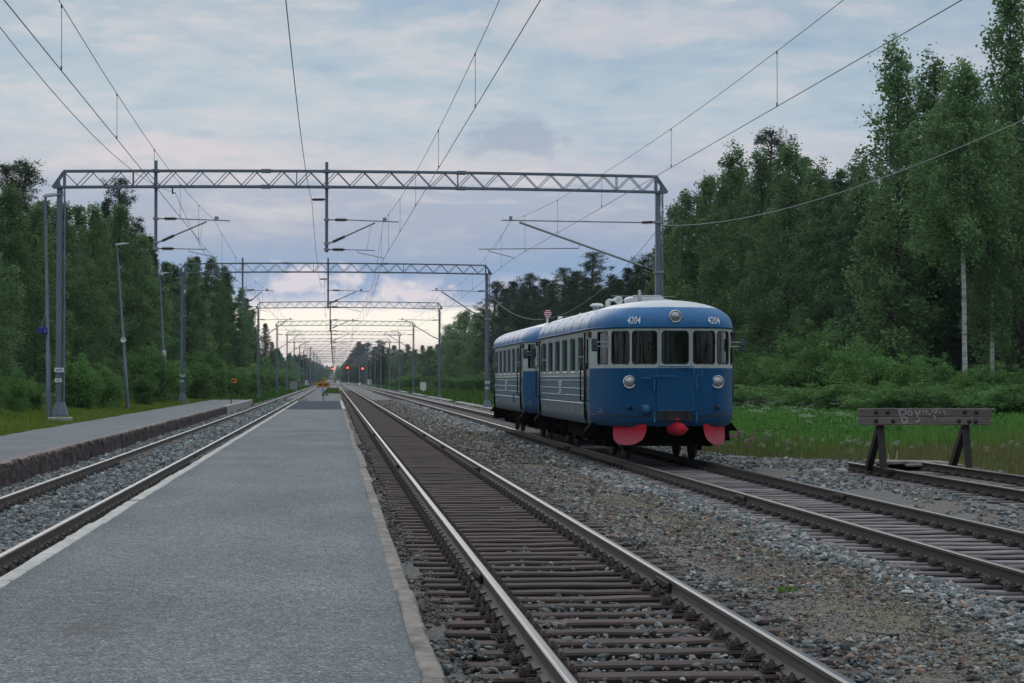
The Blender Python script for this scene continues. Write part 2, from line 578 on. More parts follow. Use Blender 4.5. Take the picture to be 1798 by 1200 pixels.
# ------------------------------------------------------------------ mesh helpers
class MB:
    def __init__(s):
        s.v, s.f, s.m, s.sm = [], [], [], []

    def add(s, vs, fs, mi=0, smooth=False):
        o = len(s.v)
        s.v += [tuple(p) for p in vs]
        for f in fs:
            s.f.append([o + i for i in f])
            s.m.append(mi)
            s.sm.append(smooth)

    def box(s, c, d, mi=0, rot=None, taper=None, bev=0.0):
        x, y, z = d[0] / 2, d[1] / 2, d[2] / 2
        t = taper or (1, 1)
        if bev:
            b = min(bev, x * .9, y * .9, z * .9)
            pts = []
            for sz, ins in ((-z, b), (-z + b, 0), (z - b, 0), (z, b)):
                for (ax, ay) in ((-1, -1), (1, -1), (1, 1), (-1, 1)):
                    # chamfer corners: 2 points per corner
                    X, Y = ax * (x - ins), ay * (y - ins)
                    if (ax, ay) in ((-1, -1), (1, 1)):
                        pts.append((X, ay * (y - ins) - ay * b * .7, sz))
                        pts.append((X - ax * b * .7, Y, sz))
                    else:
                        pts.append((X - ax * b * .7, Y, sz))
                        pts.append((X, ay * (y - ins) - ay * b * .7, sz))
            fs = [list(range(7, -1, -1)), list(range(24, 32))]
            for k in range(3):
                for i in range(8):
                    fs.append([k * 8 + i, k * 8 + (i + 1) % 8, k * 8 + 8 + (i + 1) % 8, k * 8 + 8 + i])
        else:
            pts = [(-x, -y, -z), (x, -y, -z), (x, y, -z), (-x, y, -z),
                   (-x * t[0], -y * t[1], z), (x * t[0], -y * t[1], z), (x * t[0], y * t[1], z), (-x * t[0], y * t[1], z)]
            fs = [(3, 2, 1, 0), (4, 5, 6, 7), (0, 1, 5, 4), (1, 2, 6, 5), (2, 3, 7, 6), (3, 0, 4, 7)]
        out = []
        for p in pts:
            q = Vector(p)
            if rot is not None:
                q = rot @ q
            out.append((q.x + c[0], q.y + c[1], q.z + c[2]))
        s.add(out, fs, mi)
        return s

    def bar(s, p0, p1, w, h=None, mi=0):
        p0, p1 = Vector(p0), Vector(p1)
        h = h or w
        d = p1 - p0
        L = d.length
        if L < 1e-6:
            return s
        q = d.to_track_quat('Z', 'Y').to_matrix()
        return s.box((p0 + p1) / 2, (w, h, L), mi, q)

    def tube(s, path, r, n=8, mi=0, caps=True, smooth=True):
        path = [Vector(p) for p in path]
        rs = r if isinstance(r, (list, tuple)) else [r] * len(path)
        vs, fs = [], []
        up = Vector((0, 0, 1))
        prev = None
        for i, p in enumerate(path):
            a = path[max(i - 1, 0)]
            b = path[min(i + 1, len(path) - 1)]
            t = (b - a).normalized()
            if prev is None:
                ref = up if abs(t.z) < .9 else Vector((1, 0, 0))
                u = t.cross(ref).normalized()
            else:
                u = (prev - t * prev.dot(t)).normalized()
            prev = u
            w = t.cross(u)
            for k in range(n):
                an = 2 * math.pi * k / n
                vs.append(p + (u * math.cos(an) + w * math.sin(an)) * rs[i])
        for i in range(len(path) - 1):
            for k in range(n):
                fs.append((i * n + k, i * n + (k + 1) % n, (i + 1) * n + (k + 1) % n, (i + 1) * n + k))
        s.add(vs, fs, mi, smooth)
        if caps:
            s.add(vs[:n], [list(range(n - 1, -1, -1))], mi)
            s.add(vs[-n:], [list(range(n))], mi)
        return s

    def lathe(s, prof, c, axis=(0, 0, 1), n=20, mi=0, smooth=True):
        """prof: list of (radius, height) along axis from c"""
        ax = Vector(axis).normalized()
        ref = Vector((0, 0, 1)) if abs(ax.z) < .9 else Vector((1, 0, 0))
        u = ax.cross(ref).normalized()
        w = ax.cross(u)
        c = Vector(c)
        vs, fs = [], []
        for (r, h) in prof:
            for k in range(n):
                a = 2 * math.pi * k / n
                vs.append(c + ax * h + (u * math.cos(a) + w * math.sin(a)) * max(r, 1e-4))
        for i in range(len(prof) - 1):
            for k in range(n):
                fs.append((i * n + k, i * n + (k + 1) % n, (i + 1) * n + (k + 1) % n, (i + 1) * n + k))
        s.add(vs, fs, mi, smooth)
        return s

    def prism(s, pts, off, mi=0):
        """polygon pts (3D) extruded by vector off"""
        n = len(pts)
        off = Vector(off)
        a = [Vector(p) for p in pts]
        b = [p + off for p in a]
        fs = [list(range(n)), list(range(2 * n - 1, n - 1, -1))]
        for i in range(n):
            j = (i + 1) % n
            fs.append((j, i, n + i, n + j))
        s.add(a + b, fs, mi)
        return s

    def mesh(s, name, mats):
        me = bpy.data.meshes.new(name)
        me.from_pydata(s.v, [], s.f)
        for m in (mats if isinstance(mats, (list, tuple)) else [mats]):
            me.materials.append(m)
        me.polygons.foreach_set('material_index', s.m)
        me.polygons.foreach_set('use_smooth', s.sm)
        me.update()
        bm = bmesh.new()
        bm.from_mesh(me)
        bmesh.ops.recalc_face_normals(bm, faces=bm.faces)
        bm.to_mesh(me)
        bm.free()
        return me

    def build(s, name, mats, parent=None, **kw):
        return link(name, s.mesh(name, mats), parent, **kw)


def link(name, data, parent=None, loc=None, rot=None, label=None, cat=None, group=None, kind=None):
    o = bpy.data.objects.new(name, data)
    C.objects.link(o)
    if parent is not None:
        o.parent = parent
    if loc is not None:
        o.location = loc
    if rot is not None:
        o.rotation_euler = rot
    tag(o, label, cat, group, kind)
    return o


def tag(o, label=None, cat=None, group=None, kind=None):
    if label:
        o['label'] = label
    if cat:
        o['category'] = cat
    if group:
        o['group'] = group
    if kind:
        o['kind'] = kind
    return o


def empty(name, loc, label=None, cat=None, group=None, rot=None):
    return link(name, None, None, loc, rot, label, cat, group)


KIDS = {}


def kids(o):
    return [c for c in bpy.data.objects if c.parent == o]


def snapshot(o):
    """a thing and its parts as a nested list, so that copying needs no search"""
    return (o, [snapshot(c) for c in kids(o)])


def copy_tree(snap, parent=None):
    o, ch = snap
    c = o.copy()
    C.objects.link(c)
    c.parent = parent
    for s in ch:
        copy_tree(s, c)
    return c


def npmesh(name, verts, faces, mat, cols=None, smooth=False):
    """verts (N,3), faces (M,k)"""
    me = bpy.data.meshes.new(name)
    k = faces.shape[1]
    me.vertices.add(len(verts))
    me.vertices.foreach_set('co', np.asarray(verts, dtype=np.float32).ravel())
    me.loops.add(faces.size)
    me.loops.foreach_set('vertex_index', np.asarray(faces, dtype=np.int32).ravel())
    me.polygons.add(len(faces))
    me.polygons.foreach_set('loop_start', np.arange(0, faces.size, k, dtype=np.int32))
    me.polygons.foreach_set('loop_total', np.full(len(faces), k, dtype=np.int32))
    me.polygons.foreach_set('use_smooth', np.full(len(faces), bool(smooth)))
    me.materials.append(mat)
    if cols is not None:
        at = me.color_attributes.new('Col', 'FLOAT_COLOR', 'POINT')
        c4 = np.ones((len(verts), 4), dtype=np.float32)
        c4[:, :3] = cols
        at.data.foreach_set('color', c4.ravel())
    me.update(calc_edges=True)
    return me


ORD = ['', 'first', 'second', 'third', 'fourth', 'fifth', 'sixth', 'seventh', 'eighth', 'ninth', 'tenth', 'eleventh',
       'twelfth', 'thirteenth', 'fourteenth', 'fifteenth', 'sixteenth', 'seventeenth', 'eighteenth', 'nineteenth', 'twentieth',
       'twenty-first', 'twenty-second', 'twenty-third', 'twenty-fourth', 'twenty-fifth', 'twenty-sixth', 'twenty-seventh',
       'twenty-eighth', 'twenty-ninth', 'thirtieth']

# ------------------------------------------------------------------ ground, track bed, platforms
T1, T2, T3, T4 = -4.08, 2.17, 7.05, 11.6
GAUGE = 1.59


def far_rise(y):
    y = np.asarray(y, dtype=float)
    t = np.clip((y - 1150) / 1250, 0, 1)
    return 7.6 * t * t * (3 - 2 * t) + np.clip((y - 2400) / 1000, 0, 1) * 4


def ground_z(x, y):
    """terrain height, rails at 0"""
    z = -0.32
    if x < -8.5:
        t = min(1, (-8.5 - x) / 4)
        z = .12 + .26 * t
        if y > 160:
            z = z * max(0, 1 - (y - 160) / 60) + (-.3) * min(1, (y - 160) / 60)
    elif x > 9.5:
        t = min(1, (x - 9.5) / 20)
        z = -.30 + .35 * t
    return z + float(far_rise(y))


def grid_mesh(name, xs, ys, zf, mat):
    X, Y = np.meshgrid(xs, ys)
    Z = zf(X, Y)
    v = np.stack([X.ravel(), Y.ravel(), Z.ravel()], 1)
    nx, ny = len(xs), len(ys)
    i = np.arange((ny - 1) * (nx - 1))
    r, c = i // (nx - 1), i % (nx - 1)
    a = r * nx + c
    f = np.stack([a, a + 1, a + nx + 1, a + nx], 1)
    return npmesh(name, v, f, mat, smooth=True)


rng = np.random.default_rng(3)


def vnoise(x, y, seed=0):
    """cheap smooth value noise"""
    def h(i, j):
        n = (i * 374761393 + j * 668265263 + seed * 1442695040) & 0x7fffffff
        n = (n ^ (n >> 13)) * 1274126177 & 0x7fffffff
        return ((n ^ (n >> 16)) & 0xffff) / 65535.0
    xi, yi = np.floor(x).astype(np.int64), np.floor(y).astype(np.int64)
    fx, fy = x - xi, y - yi
    fx, fy = fx * fx * (3 - 2 * fx), fy * fy * (3 - 2 * fy)
    return (h(xi, yi) * (1 - fx) + h(xi + 1, yi) * fx) * (1 - fy) + (h(xi, yi + 1) * (1 - fx) + h(xi + 1, yi + 1) * fx) * fy


def gz_np(X, Y):
    z = np.full(X.shape, -.32)
    t = np.clip((-8.5 - X) / 4, 0, 1)
    zl = .12 + .26 * t
    k = np.clip((Y - 160) / 60, 0, 1)
    zl = zl * (1 - k) - .3 * k
    z = np.where(X < -8.5, zl, z)
    t = np.clip((X - 9.5) / 20, 0, 1)
    z = np.where(X > 9.5, -.30 + .35 * t, z)
    return z + far_rise(Y) + (vnoise(X * .7, Y * .7, 4) - .5) * .06


xs = np.unique(np.concatenate([np.linspace(-3000, -60, 12), np.linspace(-60, -13, 20), np.linspace(-13, -8.51, 12), [-8.49], np.linspace(-8, 9.4, 8), np.linspace(9.5, 36, 40), np.linspace(40, 3000, 14)]))
ys = np.unique(np.concatenate([np.linspace(-60, 20, 5), np.linspace(20, 220, 200), np.linspace(225, 1100, 40), np.linspace(1150, 2600, 30), np.linspace(2700, 6000, 6)]))
link('ground', grid_mesh('ground', xs, ys, gz_np, MT['ground']), kind='structure')


def bed_z(X, Y):
    """top of the gravel bed"""
    z = np.full(X.shape, -.215)
    z = z + .035 * np.exp(-((X - 4.45) / .55) ** 2)
    z = np.where(X < -2.2, -.185, z)
    z = z - .075 * np.clip((1.22 - np.abs(X - T3)) / .12, 0, 1) * (Y < 70) - (.022 + .03 * np.clip((Y - 15) / 6, 0, 1)) * np.clip((1.2 - np.abs(X - T2)) / .12, 0, 1) * (Y < 70)
    z = z - .05 * np.clip((1.2 - np.abs(X - T4)) / .12, 0, 1)
    z = z + .04 * np.exp(-((X - 9.35) / .5) ** 2)
    z = z + (vnoise(X * 4, Y * 4, 1) - .5) * .028 + (vnoise(X * 1.1, Y * .8, 2) - .5) * .035
    return z


def bed_edge(Y):
    return np.where(Y < 46, 14.2, np.clip(14.2 - (Y - 46) * .8, 9.9, 14.2)) + (vnoise(Y * .6, Y * 0 + 3, 5) - .5) * .9


def bed_grid():
    ys = np.concatenate([np.arange(-20, 9, 4.0), np.arange(9, 50, .14), np.arange(50, 90, .4), np.arange(90, 200, 3), np.arange(200, 1101, 25)])
    u = np.linspace(0, 1, 200)
    xl = -5.75
    Y = np.repeat(ys[:, None], len(u), 1)
    xe = bed_edge(ys)[:, None]
    X = xl + (xe - xl) * u[None, :]
    Z = bed_z(X, Y)
    # feather into the soil at the right edge
    k = np.clip((u[None, :] - .975) / .025, 0, 1)
    Z = Z * (1 - k) + (gz_np(X, Y) - .01) * k
    Z = Z + (far_rise(Y) if Y.max() > 1150 else 0)
    v = np.stack([X.ravel(), Y.ravel(), Z.ravel()], 1)
    nx, ny = len(u), len(ys)
    i = np.arange((ny - 1) * (nx - 1))
    r, c = i // (nx - 1), i % (nx - 1)
    a = r * nx + c
    f = np.stack([a, a + 1, a + nx + 1, a + nx], 1)
    return npmesh('gravel_bed', v, f, MT['bed'], smooth=True)


link('gravel_bed', bed_grid(), kind='structure')

# main platform between tracks one and two
PZ = EYE - 1.44
PX0, PX1 = -2.42, .535
PEND = 131.0


def kerb_run(name, xin, xout, y0, y1, step, mat, seed, wob, ztop, jog=None):
    """a row of kerb stones with open joints, slightly out of line"""
    rr = random.Random(seed)
    m = MB()
    y = y0
    while y < y1:
        L = step * rr.uniform(.85, 1.15)
        e = min(y + L, y1)
        dx0, dx1 = rr.uniform(-wob, wob), rr.uniform(-wob, wob)
        j = jog(y) if jog else 0
        dz = rr.uniform(-.006, .006)
        n = max(2, int((e - y) / .22))
        sgn = 1 if xout > xin else -1
        prof = [(xin, ztop + dz + .002), (xin + sgn * .012, ztop + dz + .010), (xout - sgn * .02, ztop + dz + .008), (xout, ztop + dz - .02), (xout, -.35), (xin, -.35)]
        vs, fs = [], []
        P = len(prof)
        for i in range(n + 1):
            yy = y + .006 + (e - y - .012) * i / n
            t = i / n
            d = dx0 * (1 - t) + dx1 * t + j
            for q, (px, pz) in enumerate(prof):
                w = rr.uniform(-.003, .003)
                vs.append((px + d * (1 if q in (2, 3, 4) else .6) + w, yy, pz + (rr.uniform(-.004, .004) if q in (1, 2, 3) else 0)))
        for i in range(n):
            for q in range(P):
                fs.append((i * P + q, i * P + (q + 1) % P, (i + 1) * P + (q + 1) % P, (i + 1) * P + q))
        fs.append(list(range(P)))
        fs.append([n * P + q for q in range(P - 1, -1, -1)])
        m.add(vs, fs)
        y = e
    return m.build(name, mat, kind='structure')


def slab(name, x0, x1, y0, y1, zt, mat, nx=12, step=1.0, amp=.012, seed=9):
    ys = np.arange(y0, y1 + .01, step)
    ys[-1] = y1
    xs = np.linspace(x0, x1, nx)
    return grid_mesh(name, xs, ys, lambda X, Y: zt + (vnoise(X * 1.3, Y * .6, seed) - .5) * amp, mat)


link('platform_surface', slab('platform_surface', PX0 + .11, PX1 - .10, -12, 95, PZ, MT['asphalt']), kind='structure')
link('platform_end_surface', slab('platform_end_surface', PX0 + .11, PX1 - .10, 95, PEND, PZ + .004, MT['asphalt_new']), kind='structure')
m = MB()
m.box(((PX0 + PX1) / 2, (PEND - 12) / 2, PZ / 2 - .21), (PX1 - PX0 - .22, PEND + 12, PZ + .30))
m.build('platform_fill', MT['concrete'], kind='structure')
kerb_run('kerb', PX0 + .145, PX0, -12, PEND, 2.0, MT['kerb'], 5, .012, PZ)


def jog(y):
    if y < 13.6:
        return .0
    if y < 17:
        return -.012
    if y < 24:
        return .0
    if y < 40:
        return .02
    return .0 + .02 * math.sin(y * .4)


kerb_run('kerb', PX1 - .115, PX1, -12, 13.55, 2.0, MT['kerb_old'], 8, .012, PZ + .01, jog)
kerb_run('kerb', PX1 - .125, PX1 - .005, 13.57, 95, 4.6, MT['kerb_old'], 12, .016, PZ, jog)
kerb_run('kerb', PX1 - .13, PX1 + .03, 96, PEND, 9.0, MT['kerb'], 13, .01, PZ + .012)

# far platform beside track one
QX1, QX0 = -5.82, -8.7
QZ = EYE - 1.49
link('side_platform_surface', slab('side_platform_surface', QX0, QX1 - .05, 10, 145, QZ, MT['gravel_walk'], 10, 1.5, .03, 11), kind='structure')


def rough_wall():
    ys = np.arange(10, 110, .16)
    prof = [(-.30, QZ - .006), (-.10, QZ + .012), (-.02, QZ + .006), (.0, QZ - .05), (.015, QZ - .14), (.02, -.05), (.03, -.2), (.04, -.4)]
    V = []
    r = np.random.default_rng(4)
    block = np.floor(ys / .9)
    bo = {b: (r.uniform(-.035, .035), r.uniform(-.02, .012)) for b in np.unique(block)}
    for y, b in zip(ys, block):
        dx, dz = bo[b]
        joint = abs(y / .9 - round(y / .9)) < .09
        for k, (px, pz) in enumerate(prof):
            d = 0 if k < 1 else (r.uniform(-.02, .02) + dx - (.035 if joint and k > 2 else 0))
            V.append((QX1 + px + d, y, pz + (dz if 0 < k < 4 else 0) + r.uniform(-.006, .006) * (k > 0)))
    P = len(prof)
    f = []
    for i in range(len(ys) - 1):
        for k in range(P - 1):
            f.append((i * P + k, (i + 1) * P + k, (i + 1) * P + k + 1, i * P + k + 1))
    me = npmesh('stone_wall', np.array(V), np.array(f), MT['wall'])
    link('stone_wall', me, label='rough dark stone edge wall of the low side platform with pale worn top', cat='platform wall')


rough_wall()
t = empty('concrete_wall', (QX1, 110, 0), 'pale grey concrete edge blocks at the far end of the side platform', 'platform wall')
m = MB()
for i in range(14):
    m.box((-.12, 1.25 + i * 2.5, -.06), (.26, 2.46, QZ * 2 + .16), bev=.02)
m.build('edge_blocks', MT['concrete'], t)


# ------------------------------------------------------------------ tracks
def rail_mesh(name, y0, y1, mat):
    # profile in x,z: foot, web, head ; top at z=0
    h = [(-.075, -.165), (.075, -.165), (.075, -.153), (.02, -.140), (.010, -.125), (.010, -.052), (.034, -.040), (.036, -.012), (.030, -.002), (.018, 0.0),
         (-.018, 0.0), (-.030, -.002), (-.036, -.012), (-.034, -.040), (-.010, -.052), (-.010, -.125), (-.02, -.140), (-.075, -.153)]
    h[8] = (.028, -.004)
    h[11] = (-.028, -.004)
    n = len(h)
    ys = [y0, y1]
    vs = [(x, y, z) for y in ys for (x, z) in h]
    fs = [(i, (i + 1) % n, n + (i + 1) % n, n + i) for i in range(n)]
    fs += [list(range(n)), [n + i for i in range(n - 1, -1, -1)]]
    m = MB()
    m.add(vs, fs)
    return m.mesh(name, mat)


def sleeper_mesh(seed, mat, L=2.62, w=.235, h=.16):
    r = random.Random(seed)
    xs = [-L / 2, -L / 2 + .02] + [-L / 2 + L * i / 9 for i in range(1, 9)] + [L / 2 - .02, L / 2]
    vs, fs = [], []
    for i, x in enumerate(xs):
        e = .012 if i in (0, len(xs) - 1) else 0
        a, b = r.uniform(-.008, .008), r.uniform(-.007, .004)
        ww = w / 2 - e
        zt = -.168 + b - e
        for (yy, zz) in ((-ww + a, -.168 - h), (-ww + a, zt - .022), (-ww + a + .016, zt - .004), (-.02 + a, zt + r.uniform(-.004, .002)), (.03 + a, zt - .003), (ww + a - .016, zt - .004), (ww + a, zt - .022), (ww + a, -.168 - h)):
            vs.append((x, yy, zz))
    P = 8
    for i in range(len(xs) - 1):
        for k in range(P):
            fs.append((i * P + k, i * P + (k + 1) % P, (i + 1) * P + (k + 1) % P, (i + 1) * P + k))
    fs += [list(range(P)), [(len(xs) - 1) * P + k for k in range(P - 1, -1, -1)]]
    m = MB()
    m.add(vs, fs)
    return m.mesh('sleeper', mat)


def fastening_mesh():
    m = MB()
    zt = -.160
    m.box((0, 0, zt - .002), (.38, .15, .016), bev=.004)
    for s in (-1, 1):
        m.box((s * .092, 0, zt + .016), (.034, .10, .026))                 # rib
        m.box((s * .066, 0, zt + .030), (.045, .055, .016), rot=Matrix.Rotation(s * .25, 3, 'Y'))  # clip
        for q in (-1, 1):
            m.lathe([(.0, .070), (.010, .070), (.010, .052), (.019, .052), (.019, .032), (.024, .032), (.024, .018)], (s * .118, q * .030, zt), n=8)
        m.lathe([(.0, .055), (.015, .055), (.015, .032), (.027, .032), (.027, .008)], (s * .165, .045, zt), n=6)
        m.lathe([(.0, .050), (.015, .050), (.015, .030), (.027, .030), (.027, .008)], (s * .165, -.045, zt), n=6)
    return m.mesh('fastening', MT['iron'])


FAST = fastening_mesh()


def fishplate_mesh():
    m = MB()
    for s in (-1, 1):
        m.box((s * .030, 0, -.088), (.034, .66, .085), bev=.008)
        for y in (-.26, -.09, .09, .26):
            m.lathe([(.0, .034), (.020, .034), (.020, .0)], (s * .045, y, -.088), axis=(s, 0, 0), n=6)
    return m.mesh('fishplate', MT['iron'])


FISH = fishplate_mesh()


def track(name, xc, y0, y1, mat, label, wood, spacing, sl0, n_parts, stuff_to, joints=(), fasten=True):
    t = empty(name, (xc, 0, 0), label, 'railway track', 'railway tracks')
    rm = rail_mesh('rail', y0, y1, mat)
    for s in (-1, 1):
        link('rail', rm, t, (s * GAUGE / 2, 0, 0))
    for (s, y) in joints:
        link('fishplate', FISH, t, (s * GAUGE / 2, y, 0))
    if wood:
        vars_ = [sleeper_mesh(40 + i, MT[wood]) for i in range(5)]
        r = random.Random(int(abs(xc) * 100))
        y = sl0
        for i in range(n_parts):
            o = link('sleeper', vars_[i % 5], t, (r.uniform(-.05, .05), y + r.uniform(-.03, .03), r.uniform(-.004, .003)), (0, 0, r.uniform(-.008, .008)))
            if fasten:
                for s in (-1, 1):
                    link('fastening', FAST, o, (s * GAUGE / 2 - o.location.x, 0, 0))
            y += spacing
        if stuff_to > y:
            m = MB()
            while y < stuff_to:
                m.box((r.uniform(-.05, .05), y, -.168 - .06), (2.62, .24, .12 + r.uniform(0, .006)))
                for s in (-1, 1):
                    for q in (-1, 1):
                        m.box((s * GAUGE / 2 + q * .12, y, -.13), (.10, .10, .06))
                y += spacing
            o = m.build('sleepers', [MT[wood]], t, kind='stuff')
    return t


D2Y = lambda D, X: (D - .0891 * X) / .996
track('railway_track', T2, -15, 1080, MT['rail_used'], 'main track with dark tar-stained sleepers right beside the asphalt platform', 'sleeper_dark', .57, 9.4, 100, 330,
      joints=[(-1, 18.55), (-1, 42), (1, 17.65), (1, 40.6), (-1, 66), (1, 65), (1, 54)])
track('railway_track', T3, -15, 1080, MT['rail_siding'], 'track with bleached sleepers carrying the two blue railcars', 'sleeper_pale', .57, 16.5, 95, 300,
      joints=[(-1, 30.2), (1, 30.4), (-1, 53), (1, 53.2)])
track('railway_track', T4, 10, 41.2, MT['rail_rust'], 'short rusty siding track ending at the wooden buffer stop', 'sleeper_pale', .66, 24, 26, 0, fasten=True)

t = track('railway_track', T1, -15, 1080, MT['rail_used'], 'welded track deep in grey ballast between the two platforms', None, .6, 0, 0, 0)
y = 15.2
for i in range(100):
    for s in (-1, 1):
        if i < 50:
            link('fastening', FAST, t, (s * GAUGE / 2, y, .012))
    y += .6

# far line climbing beyond the level crossing
def ribbon(name, pts, w, mat, dz, **kw):
    vs, fs = [], []
    for (x, y, z) in pts:
        vs += [(x - w / 2, y, z + dz), (x + w / 2, y, z + dz)]
    for i in range(len(pts) - 1):
        fs.append((2 * i, 2 * i + 1, 2 * i + 3, 2 * i + 2))
    m = MB()
    m.add(vs, fs)
    return m.build(name, mat, **kw)


farpts = []
for y in range(1080, 3050, 60):
    t_ = (y - 1080) / 1970
    farpts.append((T1 + 5.5 * t_ ** 1.2 + 1.2, y, float(far_rise(y))))
ribbon('gravel_road', farpts, 5.5, MT['bed'], .12, kind='structure')
t = empty('railway_track', (0, 0, 0), 'single track climbing towards the horizon beyond the level crossing', 'railway track', 'railway tracks')
for s in (-1, 1):
    ribbon('rail', [(x + s * GAUGE / 2, y, z) for x, y, z in farpts], .12, MT['rail_used'], .26, parent=t)
# level crossing road
m = MB()
m.box((2, 640, -.03), (120, 7, .05))
m.build('road', MT['asphalt_new'], kind='structure')


# ------------------------------------------------------------------ ballast stones
def icosa():
    p = (1 + 5 ** .5) / 2
    v = np.array([(-1, p, 0), (1, p, 0), (-1, -p, 0), (1, -p, 0), (0, -1, p), (0, 1, p), (0, -1, -p), (0, 1, -p), (p, 0, -1), (p, 0, 1), (-p, 0, -1), (-p, 0, 1)], float)
    v /= np.linalg.norm(v[0])
    f = np.array([(0, 11, 5), (0, 5, 1), (0, 1, 7), (0, 7, 10), (0, 10, 11), (1, 5, 9), (5, 11, 4), (11, 10, 2), (10, 7, 6), (7, 1, 8), (3, 9, 4), (3, 4, 2), (3, 2, 6), (3, 6, 8), (3, 8, 9), (4, 9, 5), (2, 4, 11), (6, 2, 10), (8, 6, 7), (9, 8, 1)])
    return v, f


ICV, ICF = icosa()


def stones(name, pts, size, cols, label_kind='stuff'):
    """pts (N,3), size (N,), cols (N,3)"""
    n = len(pts)
    r = rng
    base = ICV[None] * r.uniform(.62, 1.22, (n, 12, 1))
    # crush every stone along two random planes so that it gets flat broken faces
    for _ in range(3):
        d = r.normal(0, 1, (n, 1, 3))
        d /= np.linalg.norm(d, axis=2, keepdims=True)
        h = (base * d).sum(2, keepdims=True)
        base = base - d * np.maximum(h - r.uniform(.30, .6, (n, 1, 1)), 0)
    sc = np.stack([r.uniform(.8, 1.35, n), r.uniform(.65, 1.0, n), r.uniform(.42, .8, n)], 1)
    base = base * sc[:, None, :]
    # random rotation: tilt plus yaw
    a, b = r.uniform(0, 2 * np.pi, n), r.normal(0, .45, n)
    ca, sa, cb, sb = np.cos(a), np.sin(a), np.cos(b), np.sin(b)
    x, y, z = base[..., 0], base[..., 1], base[..., 2]
    y2 = y * cb[:, None] - z * sb[:, None]
    z2 = y * sb[:, None] + z * cb[:, None]
    x3 = x * ca[:, None] - y2 * sa[:, None]
    y3 = x * sa[:, None] + y2 * ca[:, None]
    v = np.stack([x3, y3, z2], -1) * size[:, None, None] + pts[:, None, :]
    f = (ICF[None] + (np.arange(n) * 12)[:, None, None]).reshape(-1, 3)
    c = np.repeat(cols, 12, 0)
    me = npmesh(name, v.reshape(-1, 3), f, MT['stone'], c)
    return link(name, me, kind=label_kind)


PAL_CLEAN = np.array([(.11, .135, .15), (.17, .20, .215), (.26, .285, .30), (.06, .07, .08), (.38, .40, .41), (.18, .19, .19), (.26, .20, .17), (.13, .16, .18)])
PAL_DIRTY = np.array([(.09, .095, .10), (.14, .15, .155), (.21, .22, .225), (.13, .10, .075), (.22, .15, .12), (.32, .31, .29), (.055, .05, .045), (.15, .18, .20)])
PAL_OILY = np.array([(.06, .050, .044), (.10, .092, .088), (.16, .165, .165), (.085, .055, .042), (.15, .105, .085), (.24, .25, .255), (.10, .072, .058)])


def scatter(name, x0, x1, y0, y1, dens, pal, size, zoff, keep=None):
    """density falls with distance while the stones grow, so far ballast stays affordable"""
    P, S = [], []
    step = 3.0
    y = y0
    while y < y1:
        e = min(y + step, y1)
        # part of the strip the camera can see, plus a margin for a step to the side
        xa, xb = max(x0, -.175 * e - 1.5), min(x1, .37 * e + 2.0)
        if xb > xa:
            k = min(1.0, (22.0 / max(y, 22)) ** 1.15)
            n = int(dens * k * (xb - xa) * (e - y))
            p = np.stack([rng.uniform(xa, xb, n), rng.uniform(y, e, n)], 1)
            P.append(p)
            S.append((size[0] + (size[1] * 1.25 - size[0]) * rng.uniform(0, 1, n) ** 2.2) * 1.12 * (1 / k) ** .38)
        y = e
    p = np.concatenate(P)
    s = np.concatenate(S)
    if keep is not None:
        kk = keep(p[:, 0], p[:, 1])
        p, s = p[kk], s[kk]
    z = bed_z(p[:, 0], p[:, 1]) + zoff + s * rng.uniform(-.15, .45, len(s))
    ci = rng.integers(0, len(pal), len(s))
    c = pal[ci] * rng.uniform(.7, 1.3, (len(s), 1))
    return stones(name, np.column_stack([p, z]), s, c)


def clumpy(th, sc=1.6, seed=21):
    return lambda X, Y: (vnoise(X * sc, Y * sc * .6, seed) * .65 + vnoise(X * sc * 3, Y * sc * 2, seed + 1) * .35 + rng.uniform(-.14, .14, len(X))) > th


# between the platforms
scatter('ballast_gravel', -5.75, -2.5, 13, 190, 560, PAL_CLEAN * np.array([.92, .92, .9]), (.022, .044), 0.0,
        keep=lambda X, Y: (np.abs(np.abs(X - T1) - GAUGE / 2) > .09))
PAL_CLEAN = PAL_CLEAN * np.array([1.06, 1.0, .94])
PAL_DIRTY = PAL_DIRTY * np.array([1.09, 1.03, .95])
# under and beside the main track
scatter('track_gravel', .56, 3.6, 10.5, 60, 520, PAL_OILY, (.012, .030), .012, keep=clumpy(.42, 1.3, 31))
scatter('shoulder_gravel', .56, 3.6, 10.5, 30, 260, PAL_CLEAN * .85, (.018, .036), .045, keep=lambda X, Y: (clumpy(.60, .8, 41)(X, Y) & (X > 1.35)) | ((Y < 14.5) & (rng.uniform(0, 1, len(X)) < .55)))
# between the main track and the railcar track
scatter('path_gravel', 3.5, 5.9, 11, 180, 620, PAL_DIRTY, (.011, .034), 0.0, keep=clumpy(.40, 1.1, 51))
scatter('fine_gravel', 3.4, 5.9, 11, 40, 1100, PAL_DIRTY * np.array([1.05, 1.0, .93]), (.005, .013), 0.0, keep=clumpy(.44, .9, 97))
scatter('fresh_ballast', 4.9, 6.15, 14, 180, 620, PAL_CLEAN * 1.1, (.022, .046), .01,
        keep=lambda X, Y: X > 5.35 + (vnoise(Y * .5, Y * 0, 61) - .5) * .8 + rng.normal(0, .12, len(X)))
scatter('crib_gravel', 6.1, 8.5, 17, 60, 200, PAL_CLEAN * .9, (.014, .030), .01, keep=clumpy(.52, 1.4, 71))
scatter('side_gravel', 8.45, 14, 22, 62, 380, PAL_CLEAN * .95, (.018, .042), 0.0,
        keep=lambda X, Y: (X < bed_edge(Y) - .3) & clumpy(.42, .8, 81)(X, Y))

